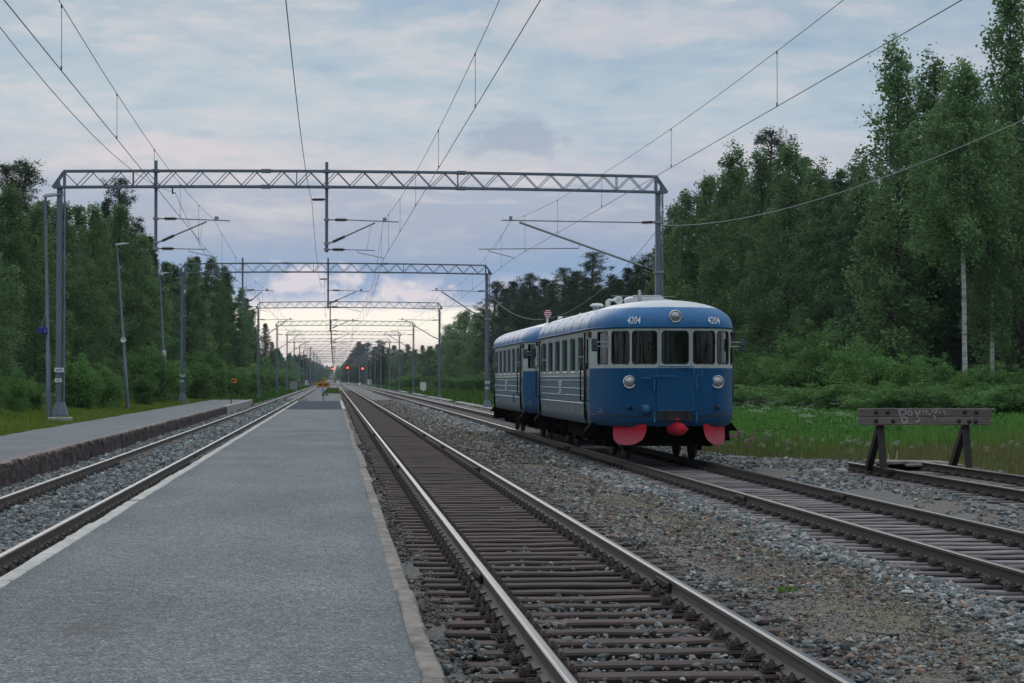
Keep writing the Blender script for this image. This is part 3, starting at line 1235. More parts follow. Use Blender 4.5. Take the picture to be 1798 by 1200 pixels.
# ------------------------------------------------------------------ overhead line
def insulator(p0, p1, parent, r=.085, n_shed=7):
    p0, p1 = Vector(p0), Vector(p1)
    L = (p1 - p0).length
    prof = [(.022, 0), (.03, .06 * L)]
    for i in range(n_shed):
        a = (.10 + .80 * i / n_shed) * L
        b = (.10 + .80 * (i + .5) / n_shed) * L
        prof += [(.045, a), (r, (a + b) / 2), (.045, b)]
    prof += [(.03, .94 * L), (.022, L)]
    m = MB()
    m.lathe(prof, p0, p1 - p0, n=10)
    m.build('insulator', MT['insul'], parent)
    m = MB()


def cantilever_left(par, xp, xm, zt=7.62, zl=6.62):
    """registration arms fixed to a drop post at xp, carrying wires near xm (xm > xp)"""
    s = 1 if xm > xp else -1
    a = MB()
    a.tube([(xp, 0, zt), (xp + s * .3, 0, zt)], .025)
    a.tube([(xp + s * .75, 0, zt), (xm + s * .5, 0, zt - .06)], .022)
    a.box((xm, 0, zt + .01), (.14, .09, .16))
    a.tube([(xp, 0, zt - .88), (xp + s * .22, 0, zt - .82)], .03)
    a.tube([(xp + s * .70, 0, zt - .60), (xm - s * .36, 0, zt - .10)], .03)
    a.box((xp, 0, zt), (.2, .2, .08))
    a.box((xp, 0, zt - .88), (.2, .2, .08))
    a.box((xp, 0, zt - 1.10), (.2, .2, .08))
    a.tube([(xp, 0, zt - 1.10), (xp + s * .2, 0, zt - 1.10)], .025)
    a.tube([(xp + s * .65, 0, zt - 1.10), (xm - s * .36, 0, zt - 1.12)], .018)
    a.tube([(xm - s * 1.0, 0, zt - 1.12), (xm - s * 1.0, 0, zt - 1.2), (xm - s * .05, 0, zt - 1.40), (xm - s * .02, 0, zt - 1.44)], .014)
    a.tube([(xm - s * .5, 0, zt - .16), (xm - s * .66, 0, zt - 1.12)], .006, 5)
    c = a.build('cantilever', MT['steel_light'], par)
    insulator((xp + s * .28, 0, zt), (xp + s * .78, 0, zt), c)
    insulator((xp + s * .20, 0, zt - .83), (xp + s * .72, 0, zt - .59), c)
    insulator((xp + s * .2, 0, zt - 1.10), (xp + s * .68, 0, zt - 1.10), c)
    return c


def cantilever_right(par, xp, xm, zt=7.62, zb=5.75):
    """long bracket from a gantry leg at xp reaching over the track to xm"""
    s = 1 if xm > xp else -1
    a = MB()
    a.tube([(xp + s * .65, 0, zt - .02), (xm + s * .35, 0, zt + .03)], .024)
    a.box((xm, 0, zt + .09), (.12, .09, .18))
    a.tube([(xp + s * .2, 0, zt), (xp + s * .14, 0, zt)], .03)
    a.tube([(xp + s * .62, 0, zb + .22), (xm - s * .32, 0, zt - .04)], .042)
    a.box((xp, 0, zt), (.36, .30, .09))
    a.box((xp, 0, zb), (.36, .30, .09))
    xk = xm - s * 2.6
    k = (xk - (xp + s * .62)) / ((xm - s * .32) - (xp + s * .62))
    zk = (zb + .22) + k * (zt - .04 - zb - .22)
    a.tube([(xk, 0, zk), (xk + s * .05, 0, zt - 1.0), (xm + s * 1.2, 0, zt - 1.05)], .018)
    a.tube([(xm + s * .85, 0, zt - 1.05), (xm + s * .8, 0, zt - 1.13), (xm - s * .1, 0, zt - 1.36), (xm - s * .14, 0, zt - 1.44)], .014)
    a.tube([(xm, 0, zt), (xm + s * .6, 0, zt - 1.05)], .006, 5)
    c = a.build('cantilever', MT['steel_light'], par)
    insulator((xp + s * .18, 0, zt), (xp + s * .66, 0, zt - .02), c)
    insulator((xp + s * .14, 0, zb + .02), (xp + s * .64, 0, zb + .22), c, .07)
    return c


def post_mesh(h, wide=.30, dense=True):
    """tapered box-like mast with a laced side, base at z=0"""
    m = MB()
    w0, w1 = wide, wide * .86
    zb = .0
    for sx, ww in ((-1, .68), (1, .10)):
        # the broad flange and the slim one
        cx = -w0 / 2 + w0 * ww / 2 if sx < 0 else w0 / 2 - w0 * ww / 2
        m.box((cx, 0, h / 2), (w0 * ww, .24, h), taper=(.88, .9))
    n = int(h / .55) if dense else int(h / 1.1)
    for i in range(n):
        z0, z1 = h * i / n, h * (i + 1) / n
        a, b = (z0, z1) if i % 2 else (z1, z0)
        for yy in (-.11, .11):
            m.bar((w0 * .16, yy, a), (w0 * .44, yy, b), .05, .012)
    # flared foot
    vs, fs = [], []
    for z, e in ((-.05, .13), (.0, .13), (.45, .005)):
        for (ax, ay) in ((-1, -1), (1, -1), (1, 1), (-1, 1)):
            vs.append((ax * (w0 / 2 + e), ay * (.13 + e * .6), z))
    for k in range(2):
        for i in range(4):
            fs.append((k * 4 + i, k * 4 + (i + 1) % 4, k * 4 + 4 + (i + 1) % 4, k * 4 + 4 + i))
    m.add(vs, fs)
    return m


def gantry(Y, XL, XR, zb, label, drops, arms_l, arms_r, h=.58, bay=.5, detail=True, t1post=None, foot=(.2, .3)):
    t = empty('gantry', (0, Y, 0), label, 'catenary gantry', 'catenary gantries over the tracks')
    cam_ = lambda x: .09 * (1 - ((x - (XL + XR) / 2) / ((XR - XL) / 2)) ** 2)
    m = MB()
    xe0, xe1 = XL + .12, XR - .12
    n = max(6, int(round((xe1 - xe0) / bay / 2)) * 2)
    xs_ = [xe0 + (xe1 - xe0) * i / n for i in range(n + 1)]
    dd = .17 if detail else .1
    for yy in (-dd, dd):
        for i in range(n):
            a, b = xs_[i], xs_[i + 1]
            m.bar((a, yy, zb + cam_(a)), (b, yy, zb + cam_(b)), .075, .075)
            m.bar((a, yy, zb + h + cam_(a)), (b, yy, zb + h + cam_(b)), .07, .07)
            zz0, zz1 = (zb + .03, zb + h - .03) if i % 2 else (zb + h - .03, zb + .03)
            off = .05 * (1 if yy > 0 else -1) * (1 if i % 2 else 0)
            m.bar((a + off, yy, zz0 + cam_(a)), (b + off, yy, zz1 + cam_(b)), .032, .028)
            if i % 12 == 5 and detail:
                m.bar((a, yy, zb + cam_(a)), (a, yy, zb + h + cam_(a)), .03, .03)
    for i in range(0, n + 1, 1):
        a = xs_[i]
        m.bar((a, -dd, zb + cam_(a)), (a, dd, zb + cam_(a)), .03)
        m.bar((a, -dd, zb + h + cam_(a)), (a, dd, zb + h + cam_(a)), .03)
    if detail:
        for fx in (.335, .665):
            a = xe0 + (xe1 - xe0) * fx
            for zz in (zb, zb + h):
                m.box((a, 0, zz + cam_(a)), (.34, dd * 2 + .10, .11))
    # knees
    for x, s in ((xe0, -1), (xe1, 1)):
        for yy in (-dd, dd):
            m.bar((x, yy, zb + h), (x + s * .42, yy, zb - .02), .07)
            m.bar((x, yy, zb), (x, yy, zb + h), .06)
            m.bar((x - s * .02, yy, zb), (x + s * .42, yy, zb), .08)
            m.prism([(x + s * .14, yy - .01, zb), (x + s * .42, yy - .01, zb), (x + s * .20, yy - .01, zb + .32)], (0, .02, 0))
    m.build('truss', MT['steel'], t)
    for x, fz in ((XL, foot[0]), (XR, foot[1])):
        pm = post_mesh(zb - .03 - fz, .30 if detail else .26, detail)
        p = pm.build('post', MT['steel'], t, loc=(x, 0, fz))
        if x == XL and False:
            pass
        m = MB()
        m.box((0, 0, -.25), (.8, .7, .32), bev=.03)
        m.build('footing', MT['concrete'], p)
        if detail:
            m = MB()
            m.box((-.02, -.155, 1.62), (.34, .012, .16), bev=.004)
            m.box((-.05, -.155, 1.24), (.25, .012, .13), bev=.004)
            q = m.build('number_plate', MT['white'], p)
            m = MB()
            for i in range(7):
                m.box((-.02 + (i - 3) * .036, -.164, 1.62), (.02, .003, .06))
            for i in range(3):
                m.box((-.05 + (i - 1) * .05, -.164, 1.24), (.028, .003, .055))
            m.build('lettering', MT['plastic_blue'], q)
    for xd, zt, zl in drops:
        m = MB()
        m.tube([(xd, 0, zl), (xd, 0, zt)], .06, 10)
        m.box((xd, 0, zb + cam_(xd)), (.24, .42, .10))
        m.box((xd, 0, zb + h + cam_(xd)), (.24, .42, .10))
        m.build('drop_post', MT['steel'], t)
    for a in arms_l:
        cantilever_left(t, *a)
    for a in arms_r:
        cantilever_right(t, *a)
    return t


DS = [73.5, 132, 197.5, 262.6, 319, 376, 436, 497, 558, 618, 679, 740, 801, 862]
GY = [D / .996 for D in DS]
zb = EYE + 7.0
words = ['nearest', 'second', 'third', 'fourth', 'fifth', 'sixth']
gantry(GY[0], -9.92, 12.13, zb, 'nearest and largest grey lattice gantry spanning all tracks with two drop posts',
       [(-6.5, 9.75, 6.42), (-.27, 9.75, 6.42)], [(-6.5, -4.3), (-.27, 1.87)], [(12.1, 6.55)], foot=(.45, .0))
gantry(GY[1], -9.9, 10.2, zb, 'second grey lattice gantry behind the railcars with two thin drop posts',
       [(-6.0, 9.75, 6.42), (-.38, 9.75, 6.42)], [(-6.0, -4.4), (-.38, 1.8)], [(10.2, 6.8)], foot=(.35, -.1))
for k in range(2, len(GY)):
    lab = '%s grey lattice gantry over the line, counted away from the camera' % ORD[k + 1]
    dz = 0
    gantry(GY[k], -7.4, 10.5 if k < 6 else 10.3, zb, lab, [(-.36, 9.5, 6.42)], [(-.36, 1.9)], [(10.4, 6.8), (-7.4, -4.3)],
           bay=.5 if k < 5 else .8, detail=False, foot=(-.3, -.25))


def catline(name, xf, label, z0=6.17, sup=7.62, drop_offs=None, first=(29, 38, 47, 56, 65)):
    """contact wire, messenger wire and droppers of one track"""
    t = empty(name, (0, 0, 0), label, 'overhead wire', 'overhead wires')
    S = [12.5] + GY
    S = [S[0] - 61] + S
    pts = [(xf(y), y, z0) for y in S]
    m = MB()
    m.tube(pts, .0075, 5)
    m.build('contact_wire', MT['wire'], t)
    mp = []
    n_parts = 0
    stuff = MB()
    for i in range(len(S) - 1):
        a, b = S[i], S[i + 1]
        n = 14 if i < 4 else 6
        xa, xb = xf(a), xf(b)

        def mz(u):
            return 6.98 + (sup - 6.98) * (2 * u - 1) ** 2
        for j in range(n + (i == len(S) - 2)):
            u = j / n
            mp.append((xa + (xb - xa) * u, a + (b - a) * u, mz(u)))
        nd = 6
        for j in range(nd):
            u = (j + .5) / nd
            if first and 10 < a < 20:
                if j >= len(first):
                    continue
                u = (first[j] - a) / (b - a)
            x = xa + (xb - xa) * u
            y = a + (b - a) * u
            dm = MB() if i < 4 else stuff
            dm.tube([(x, y, z0), (x + .004, y, (z0 + mz(u)) / 2), (x, y, mz(u))], .0045, 4)
            dm.box((x, y, z0 + .03), (.02, .03, .06))
            dm.box((x, y, mz(u) - .02), (.02, .03, .05))
            if i < 4:
                dm.build('dropper', MT['wire'], t)
    stuff.build('droppers', MT['wire'], t, kind='stuff')
    m = MB()
    m.tube(mp, .0062, 5)
    m.build('messenger_wire', MT['wire'], t)
    return t


def stag(vals):
    ys = [-48.5, 12.5] + GY

    def f(y):
        return float(np.interp(y, ys, vals + [vals[-1]] * (len(ys) - len(vals))))
    return f


catline('overhead_line', stag([-3.6, -3.72, -4.4, -4.1, -4.3, -3.9, -4.3, -3.9, -4.3, -3.9, -4.2, -4.0, -4.2]), 'contact and messenger wires with droppers above the track by the side platform', first=(29, 37.2, 46, 55, 64))
catline('overhead_line', stag([2.2, 2.52, 1.82, 2.3, 1.9, 2.3, 1.9, 2.3, 1.9, 2.2, 2.0, 2.2, 2.0]), 'contact and messenger wires with droppers above the track beside the asphalt platform', first=(32.4, 41.8, 51, 60, 69))
catline('overhead_line', stag([7.0, 7.45, 6.55, 7.2, 6.8, 7.2, 6.8, 7.2, 6.8, 7.1, 6.9, 7.1, 6.9]), 'contact and messenger wires with droppers above the blue railcars', first=(31.8, 41.2, 51, 60, 69))


def wire(name, pts, r, mat, label, sag=0):
    m = MB()
    P = []
    for a, b, s in pts:
        pass
    return None


def span(a, b, sag, n=16):
    a, b = Vector(a), Vector(b)
    out = []
    for i in range(n + 1):
        u = i / n
        p = a.lerp(b, u)
        p.z -= 4 * sag * u * (1 - u)
        out.append(p)
    return out


def multi_wire(name, sup, sags, r, mat, label):
    P = []
    for i in range(len(sup) - 1):
        P += span(sup[i], sup[i + 1], sags[i])[(1 if i else 0):]
    m = MB()
    m.tube(P, r, 5)
    o = m.build(name, mat)
    return tag(o, label, 'overhead wire')


# feeder wires
multi_wire('feeder_wire', [(-.72, -48, 8.5), (-.72, 12.5, 8.5), (-.82, GY[0], 8.36), (-.62, GY[1], 8.36), (-.8, GY[2], 8.3), (-.7, GY[3], 8.3), (-.7, GY[4], 8.3)], [.8, 1.0, 1.6, 1.2, 1.2, 1.2], .009, MT['wire'],
           'dark single feeder wire held left of the central drop post by a short insulator')
multi_wire('feeder_wire', [(-5.3, -48, 8.6), (-5.3, 12.5, 8.6), (-5.78, GY[0] - .3, 8.55), (-5.5, GY[1], 8.0), (-5.4, GY[2], 7.8)], [.8, 1.2, 1.4, .5], .008, MT['wire'],
           'dark wire hanging from a small bracket under the beam above the side platform track')
multi_wire('return_cable', [(12.3, -48, 7.6), (12.3, 12.5, 7.6), (12.2, GY[0], 7.5), (10.4, GY[1], 7.35), (10.7, GY[2], 7.3)], [1.3, 1.3, 2.5, 1.6], .011, MT['cable_white'],
           'pale thick sagging cable tied to the outer leg of the nearest gantry')
# bracket holding the second feeder and the side insulators of the first
g0 = [o for o in bpy.data.objects if o.name.startswith('gantry') and o.parent is None][0]
m = MB()
m.bar((-5.9, 0, zb), (-5.9, 0, zb - .2), .05)
m.bar((-5.9, 0, zb - .2), (-5.78, -.3, zb - .2), .03)
m.build('bracket', MT['iron'], g0)
for gy in (0, 1):
    g = [o for o in bpy.data.objects if o.name.startswith('gantry') and o.parent is None and abs(o.location.y - GY[gy]) < .01][0]
    xd = (-.27, -.38)[gy]
    insulator((xd - .06, 0, 8.37), (xd - .56, 0, 8.36), g, .06)


# ------------------------------------------------------------------ lamp posts and signs of the side platform
def lamp_post(D, bx, tx, topy, label, extra):
    b = W(bx, 715, D)
    tp = W(tx, topy, D)
    z0 = .30
    t = empty('lamp_post', (b.x, b.y, z0), label, 'lamp post', 'lamp posts behind the side platform')
    lean = tp.x - b.x
    H = tp.z - z0
    m = MB()
    m.tube([(0, 0, -.25), (lean * .3, 0, H * .3), (lean * .3, 0, H * .3 + .02), (lean, 0, H)], [.09, .082, .07, .045], 12)
    m.build('pole', MT['steel'], t)
    m = MB()
    L = .55
    rows = []
    for (u, w, zt, zl) in ((-.10, .05, .06, .0), (.02, .12, .11, .0), (.30, .15, .12, .02), (L, .10, .09, .05), (L + .06, .03, .08, .06)):
        rows.append([(lean + u, -w, H + zl + .07 * u), (lean + u, w, H + zl + .07 * u), (lean + u, w * .6, H + zt + .07 * u), (lean + u, -w * .6, H + zt + .07 * u)])
    vs = [p for r_ in rows for p in r_]
    fs = [(3, 2, 1, 0), tuple(range(len(vs) - 4, len(vs)))]
    for i in range(len(rows) - 1):
        for k in range(4):
            fs.append((i * 4 + k, i * 4 + (k + 1) % 4, i * 4 + 4 + (k + 1) % 4, i * 4 + 4 + k))
    m.add(vs, fs)
    m.build('lamp_head', MT['steel_light'], t)
    if extra == 'bluebox':
        zs = W(tx, 581, D).z - z0
        xo = lean * zs / H
        m = MB()
        m.box((xo - .22, -.10, zs), (.14, .34, .23), bev=.01)
        m.box((xo - .08, -.10, zs), (.16, .05, .23), bev=.01)
        s = m.build('sign', MT['plastic_blue'], t)
        m = MB()
        m.box((xo - .08, -.128, zs - .01), (.08, .003, .13))
        m.build('lettering', MT['steel'], s)
        m = MB()
        m.tube([(xo, 0, zs + .9), (xo - .22, -.1, zs + .1)], .012, 6)
        m.build('stay', MT['steel_light'], t)
    elif extra == 'speaker':
        zs = W(tx, 597, D).z - z0
        xo = lean * zs / H
        m = MB()
        m.lathe([(.0, -.09), (.08, -.1), (.12, -.16), (.14, -.22), (.11, -.2), (.03, -.12), (.0, -.12)], (xo + .02, -.05, zs), (0, 1, 0), n=16)
        m.build('loudspeaker', MT['white'], t)
    elif extra == 'whitebox':
        zs = W(tx, 621, D).z - z0
        xo = lean * zs / H
        m = MB()
        m.box((xo - .13, -.14, zs), (.10, .20, .36), bev=.01)
        s = m.build('sign_side', MT['plastic_blue'], t)
        m = MB()
        m.box((xo + .05, -.14, zs), (.22, .05, .38), bev=.01)
        m.build('sign', MT['white'], t)
        m = MB()
        m.tube([(xo, 0, zs + .95), (xo - .1, -.12, zs + .15)], .012, 6)
        m.build('stay', MT['steel_light'], t)
    return t


lamp_post(72.5, 86.5, 79, 346, 'nearest grey lamp post, upright, carrying a small dark blue box sign', 'bluebox')
lamp_post(99.4, 225, 205, 431, 'middle lamp post leaning outward with a small round loudspeaker', 'speaker')
lamp_post(126, 292, 280, 482, 'third lamp post from the camera with a small white and blue sign', 'whitebox')


def arrow_plate(parent, c, w, h, direction, mat='amber'):
    m = MB()
    m.box((c[0], c[1], c[2]), (w, .02, h), bev=.006)
    p = m.build('sign_plate', MT[mat], parent)
    s = direction
    m = MB()
    m.prism([(c[0] - s * w * .33, c[1] - .014, c[2] - h * .30), (c[0] - s * w * .33, c[1] - .014, c[2] + h * .30), (c[0] + s * w * .36, c[1] - .014, c[2])], (0, -.003, 0))
    m.build('arrow', MT['black_mark'], p)
    return p


def text_mesh(body, size, mat, extrude=.0):
    cu = bpy.data.curves.new('text', 'FONT')
    cu.body = body
    cu.size = size
    cu.align_x = 'CENTER'
    cu.align_y = 'CENTER'
    cu.extrude = extrude
    cu.offset = size * .01
    cu.resolution_u = 3
    o = bpy.data.objects.new('text', cu)
    C.objects.link(o)
    bpy.context.view_layer.update()
    me = bpy.data.meshes.new_from_object(o.evaluated_get(bpy.context.evaluated_depsgraph_get()))
    bpy.data.objects.remove(o)
    me.materials.clear()
    me.materials.append(mat)
    return me


# sign at the platform end
D = 136
p = W(567.3, 703, D)
t = empty('platform_end_sign', (p.x, p.y, -.2), 'post with two amber arrow boards, a yellow letter board and a blue plate', 'sign post')
kz = D / F
zz = lambda py: EYE + (666 - py) * kz + .2
m = MB()
m.tube([(0, 0, -.2), (0, 0, zz(665))], .035, 10)
m.build('pole', MT['steel'], t)
arrow_plate(t, (-.235, -.05, zz(676)), .43, .33, -1)
arrow_plate(t, (.235, -.05, zz(676)), .43, .33, 1)
m = MB()
m.box((.07, -.07, zz(667.3)), (.22, .02, .28), bev=.006)
q = m.build('letter_board', MT['yellow'], t)
o = link('lettering', text_mesh('B', .26, MT['black_mark']), q, (.07, -.084, zz(667.3)), (math.pi / 2, 0, 0))
m = MB()
m.box((-.02, -.05, zz(685.5)), (.17, .02, .38), bev=.006)
q = m.build('blue_board', MT['sky_blue'], t)
m = MB()
m.prism([(-.09, -.064, zz(683)), (.05, -.064, zz(683)), (-.02, -.064, zz(681))], (0, -.002, 0))
m.prism([(-.09, -.064, zz(688)), (.05, -.064, zz(688)), (-.02, -.064, zz(690))], (0, -.002, 0))
m.box((-.02, -.065, zz(685.5)), (.035, .002, .17))
m.build('arrow', MT['white_mark'], q)
# arrow sign at the far end of the side platform
D = 118
p = W(406, 700, D)
t = empty('arrow_sign', (p.x, p.y, .1), 'small amber board with a black arrow on a thin dark post before the trees', 'sign')
m = MB()
m.tube([(0, 0, -.2), (0, 0, EYE + (666 - 664) * D / F - .1)], .03, 8)
m.build('pole', MT['bark_dark'], t)
arrow_plate(t, (.17, -.04, EYE + (666 - 669) * D / F - .1), .32, .26, 1)


# cabinets and a hut
def cabinet(px, py, D, w, h, label, mat='white', zf=-.25):
    p = W(px, py, D)
    z0 = ground_z(p.x, p.y)
    t = empty('equipment_cabinet', (p.x, p.y, z0), label, 'cabinet')
    m = MB()
    m.box((0, 0, h / 2), (w, .5, h), bev=.015)
    m.build('housing', MT[mat], t)
    m = MB()
    m.box((0, 0, h + .03), (w + .1, .6, .06), bev=.01)
    m.build('lid', MT['steel_light'], t)
    m = MB()
    m.box((0, -.262, h / 2), (w * .86, .012, h * .86), bev=.004)
    d = m.build('door', MT[mat], t)
    m = MB()
    m.box((w * .32, -.285, h * .52), (.03, .03, .16))
    m.build('handle', MT['black'], d)
    return t


cabinet(743, 688, 300, .9, 1.5, 'pale grey equipment cabinet in the grass beyond the railcars', 'white')
cabinet(648.8, 675, 640, 1.4, 1.9, 'small white cabinet far down the line among the right-hand masts', 'white')
cabinet(538.5, 677, 560, .9, 1.7, 'small white cabinet beside the left masts near the level crossing', 'white')
cabinet(593.5, 674, 700, 1.3, 1.6, 'white box beside the level crossing under the red signals', 'white')
p = W(515.5, 680, 345)
t = empty('hut', (p.x, p.y, -.3), 'small weathered hut with a brown roof and scribbled walls left of the line', 'hut')
m = MB()
m.box((0, 0, .85), (1.05, 1.2, 1.7), bev=.02)
w_ = m.build('wall', MT['concrete'], t)
m = MB()
m.prism([(-.62, -.7, 1.7), (.62, -.7, 1.7), (0, -.7, 2.02)], (0, 1.4, 0))
m.build('roof', MT['bark_pine'], t)
m = MB()
m.box((0, -.61, .75), (.7, .02, 1.4))
m.build('door', MT['steel_light'], t)


# signals
def signal(px, py, D, mx, basez, label):
    p = W(px, py, D)
    q = W(mx, py, D)
    z0 = ground_z(p.x, p.y) if basez is None else basez
    t = empty('signal', (q.x, q.y, z0), label, 'railway signal', 'red railway signals')
    H = p.z - z0
    m = MB()
    m.tube([(0, 0, 0), (0, 0, H + 1.0)], .11, 8)
    m.build('mast', MT['steel_light'], t)
    dx = p.x - q.x
    m = MB()
    m.box((dx, -.15, H), (.7, .3, 1.5), bev=.08)
    m.bar((0, 0, H), (dx, 0, H), .1)
    hd = m.build('signal_head', MT['black'], t)
    m = MB()
    m.lathe([(.0, .0), (.22, .02), (.27, .10), (.27, .0)], (dx, -.32, H), (0, -1, 0), n=16)
    em, nt, b = newmat('red signal light')
    b.inputs['Base Color'].default_value = (.6, .02, .01, 1)
    b.inputs['Emission Color'].default_value = (1, .05, .02, 1)
    b.inputs['Emission Strength'].default_value = 7
    m.build('lamp', em, hd)
    m = MB()
    m.box((0, 0, .3), (.8, .6, 1.3), bev=.03)
    m.build('base_box', MT['white'], t)


signal(583.9, 648, 640, 581.5, None, 'red signal farthest left, directly over the vanishing line')
signal(610, 646, 640, 612.3, None, 'red signal in the middle, on a slim pale mast')
signal(636.5, 647.6, 600, 631.2, None, 'red signal farthest right, beside the row of masts')

# extra thin masts left of the line
for i, (px, D, top) in enumerate([(545, 520, 610), (551, 600, 618), (556.5, 690, 624), (562, 800, 630), (642.5, 600, 612), (638.7, 680, 620), (634.6, 760, 626)]):
    p = W(px, 672, D)
    z0 = ground_z(p.x, p.y)
    H = EYE + (666 - top) * D / F - z0
    t = empty('catenary_mast', (p.x, p.y, z0), '%s thin catenary mast %s, counted away from the camera' % (ORD[(i if i < 4 else i - 4) + 1], 'left of the line near the hut' if i < 4 else 'in the row right of the signals'), 'mast', 'thin masts near the level crossing')
    m = MB()
    m.tube([(0, 0, -.3), (0, 0, H)], .13, 6)
    m.build('post', MT['steel'], t)
    s = 1 if i < 4 else -1
    m = MB()
    m.tube([(0, 0, H - .9), (s * 3.2, 0, H - .8)], .03, 5)
    m.tube([(0, 0, H - 2.2), (s * 2.9, 0, H - .85)], .04, 5)
    m.build('bracket', MT['steel_light'], t)

# concrete edging strips along the grass
for i, (D0, D1, x) in enumerate([(118, 166, 10.2), (176, 215, 10.25), (230, 262, 10.4), (285, 318, 10.5)]):
    m = MB()
    y = D0
    r = random.Random(i)
    while y < D1:
        m.box((x + r.uniform(-.05, .05) - .25 * max(0, (150 - y)) / 50, y, -.17), (.5, 2.3, .12), bev=.02, rot=Matrix.Rotation(r.uniform(-.02, .02), 3, 'Z'))
        y += 2.4
    o = m.build('concrete_edging', MT['concrete'])
    tag(o, ['pale concrete edging nearest the rear railcar beside the grass', 'second length of pale edging in the grass beyond the railcars', 'third, shorter length of pale edging beside the far grass', 'farthest short length of pale edging near the grey cabinet'][i], 'edging', 'pale edging pieces along the grass')

# ------------------------------------------------------------------ buffer stop
bx0, by0 = W(1621, 822, 39.3).x, (39.3 - .0891 * T4) / .996
t = empty('buffer_stop', (T4, by0, 0), 'weathered wooden buffer stop on two black A-frame legs with faded graffiti', 'buffer stop')
zt, zl = 1.165, .835
for k, (z0, z1, L, name) in enumerate([(1.003, 1.165, 2.66, 'a'), (.835, .998, 2.63, 'b')]):
    m = MB()
    m.box((0, 0, (z0 + z1) / 2), (L, .17, z1 - z0), bev=.012)
    o = m.build('beam', MT['beam_wood'], t, loc=(-.0 + k * -.01, 0, 0))
for sx in (-1, 1):
    xx = sx * .80 - (.02 if sx < 0 else 0)
    xx = -.86 if sx < 0 else .86
    m = MB()
    m.bar((xx, .16, .80), (xx, 1.0, -.06), .12, .14)
    m.bar((xx, .10, .80), (xx, -.10, -.06), .12, .10)
    m.bar((xx, .12, 1.12), (xx, .12, .74), .12, .12)
    m.bar((xx, -.1, -.02), (xx, -.75, -.03), .12, .05)
    m.build('leg_frame', MT['iron_black'], t)
for (bx, bz) in ((-1.0, 1.09), (-.77, 1.09), (-1.0, .92), (-.66, .915), (.66, .915), (.78, 1.09), (1.02, 1.085), (.87, .905), (1.0, .905)):
    m = MB()
    m.lathe([(.0, .02), (.02, .02), (.022, .008), (.045, .006), (.045, 0)], (bx, -.086, bz), (0, -1, 0), n=10)
    m.build('bolt', MT['iron_black'], t)
# faded scrawl: strokes following the visible letters
m = MB()


def stroke(pts):
    for a, b in zip(pts[:-1], pts[1:]):
        m.bar((a[0], -.0885, a[1]), (b[0], -.0885, b[1]), .003, .030)


S_ = lambda u, v: (-1.33 + (u - 140) / 1320 * 2.66, 1.165 - (v - 150) / 165 * .33)
for L in ([(530, 155), (545, 220)], [(530, 165), (590, 160), (605, 200), (560, 215)], [(545, 225), (575, 300)], [(560, 240), (600, 235), (615, 280), (580, 292)],
          [(630, 175), (620, 210), (650, 220), (665, 190), (640, 170), (630, 175)], [(690, 170), (715, 215)], [(745, 165), (715, 215), (700, 290)],
          [(770, 170), (790, 215)], [(775, 210), (810, 165), (840, 215)], [(790, 190), (830, 190)], [(860, 165), (880, 215)], [(860, 170), (910, 160), (905, 190), (870, 195), (895, 260)],
          [(930, 190), (1020, 205)], [(985, 175), (960, 205), (1025, 210)], [(700, 240), (725, 285)], [(730, 240), (735, 280)]):
    stroke([S_(*p_) for p_ in L])
m.build('graffiti', M2('faded spray paint', (.22, .205, .20), (.42, .405, .395), 30, .8), t)

# rubble, slab and stakes behind the siding end
p = W(1604, 820, 42.5)
t = empty('inspection_pit', (p.x, p.y, -.1), 'broken concrete slab lying over a dark pit between the siding rails', 'pit cover')
m = MB()
m.box((-.1, .2, .06), (1.7, .75, .07), bev=.015, rot=Matrix.Rotation(.02, 3, 'Y'))
m.box((.35, -.3, .015), (1.2, .35, .05), bev=.01, rot=Matrix.Rotation(-.08, 3, 'Z'))
m.build('slab', MT['kerb_old'], t)
m = MB()
m.box((-.7, -.1, -.06), (.12, .5, .16))
m.box((.7, -.1, -.06), (.12, .5, .16))
m.box((0, .3, -.09), (1.4, .05, .2))
m.build('pit_frame', MT['iron_black'], t)
MT['stake'] = M2('pinkish stake wood', (.42, .20, .13), (.55, .30, .2), 20, .8)
for i, (px, py0, py1, lean) in enumerate([(1559.5, 796, 812, .01), (1565.3, 806, 812, -.01), (1571.5, 790, 812, .06)]):
    b = W(px, 812, 45)
    h = (812 - py0) * 45 / F
    m = MB()
    m.bar((0, 0, -.15), (lean, 0, h), .035, .03)
    o = m.build('stake', MT['stake'], loc=(b.x, b.y, b.z - .02))
    tag(o, ['pinkish wooden stake, left one of three behind the slab', 'shortest pinkish wooden stake, between the two taller ones', 'tallest pinkish wooden stake, leaning slightly, behind the slab'][i], 'stake', 'survey stakes behind the pit')
r = random.Random(5)
for i, (px, py, D, s, lb) in enumerate([(1436, 823, 42, .14, 'flat pale boulder at the edge of the gravel before the grass'), (1478, 822, 42.3, .12, 'rounded pale stone right of the flat one at the grass edge'), (1494, 828, 41, .10, 'dark rock at the near end of the siding rubble')]):
    q = W(px, py, D)
    v = ICV * np.array([s * 1.5, s, s * .55])
    me = npmesh('boulder', v * np.random.default_rng(i).uniform(.8, 1.15, (12, 1)), ICF, MT['concrete'] if i < 2 else MT['iron_black'])
    o = link('boulder', me, loc=(q.x, q.y, -.2))
    tag(o, lb, 'rock')

# ------------------------------------------------------------------ blue railcars
LEN, HW, NOSE = 14.7, 1.55, 2.0
Z_SK, Z_GUT, ROOFH = .76, 2.83, .60
YC = LEN / 2


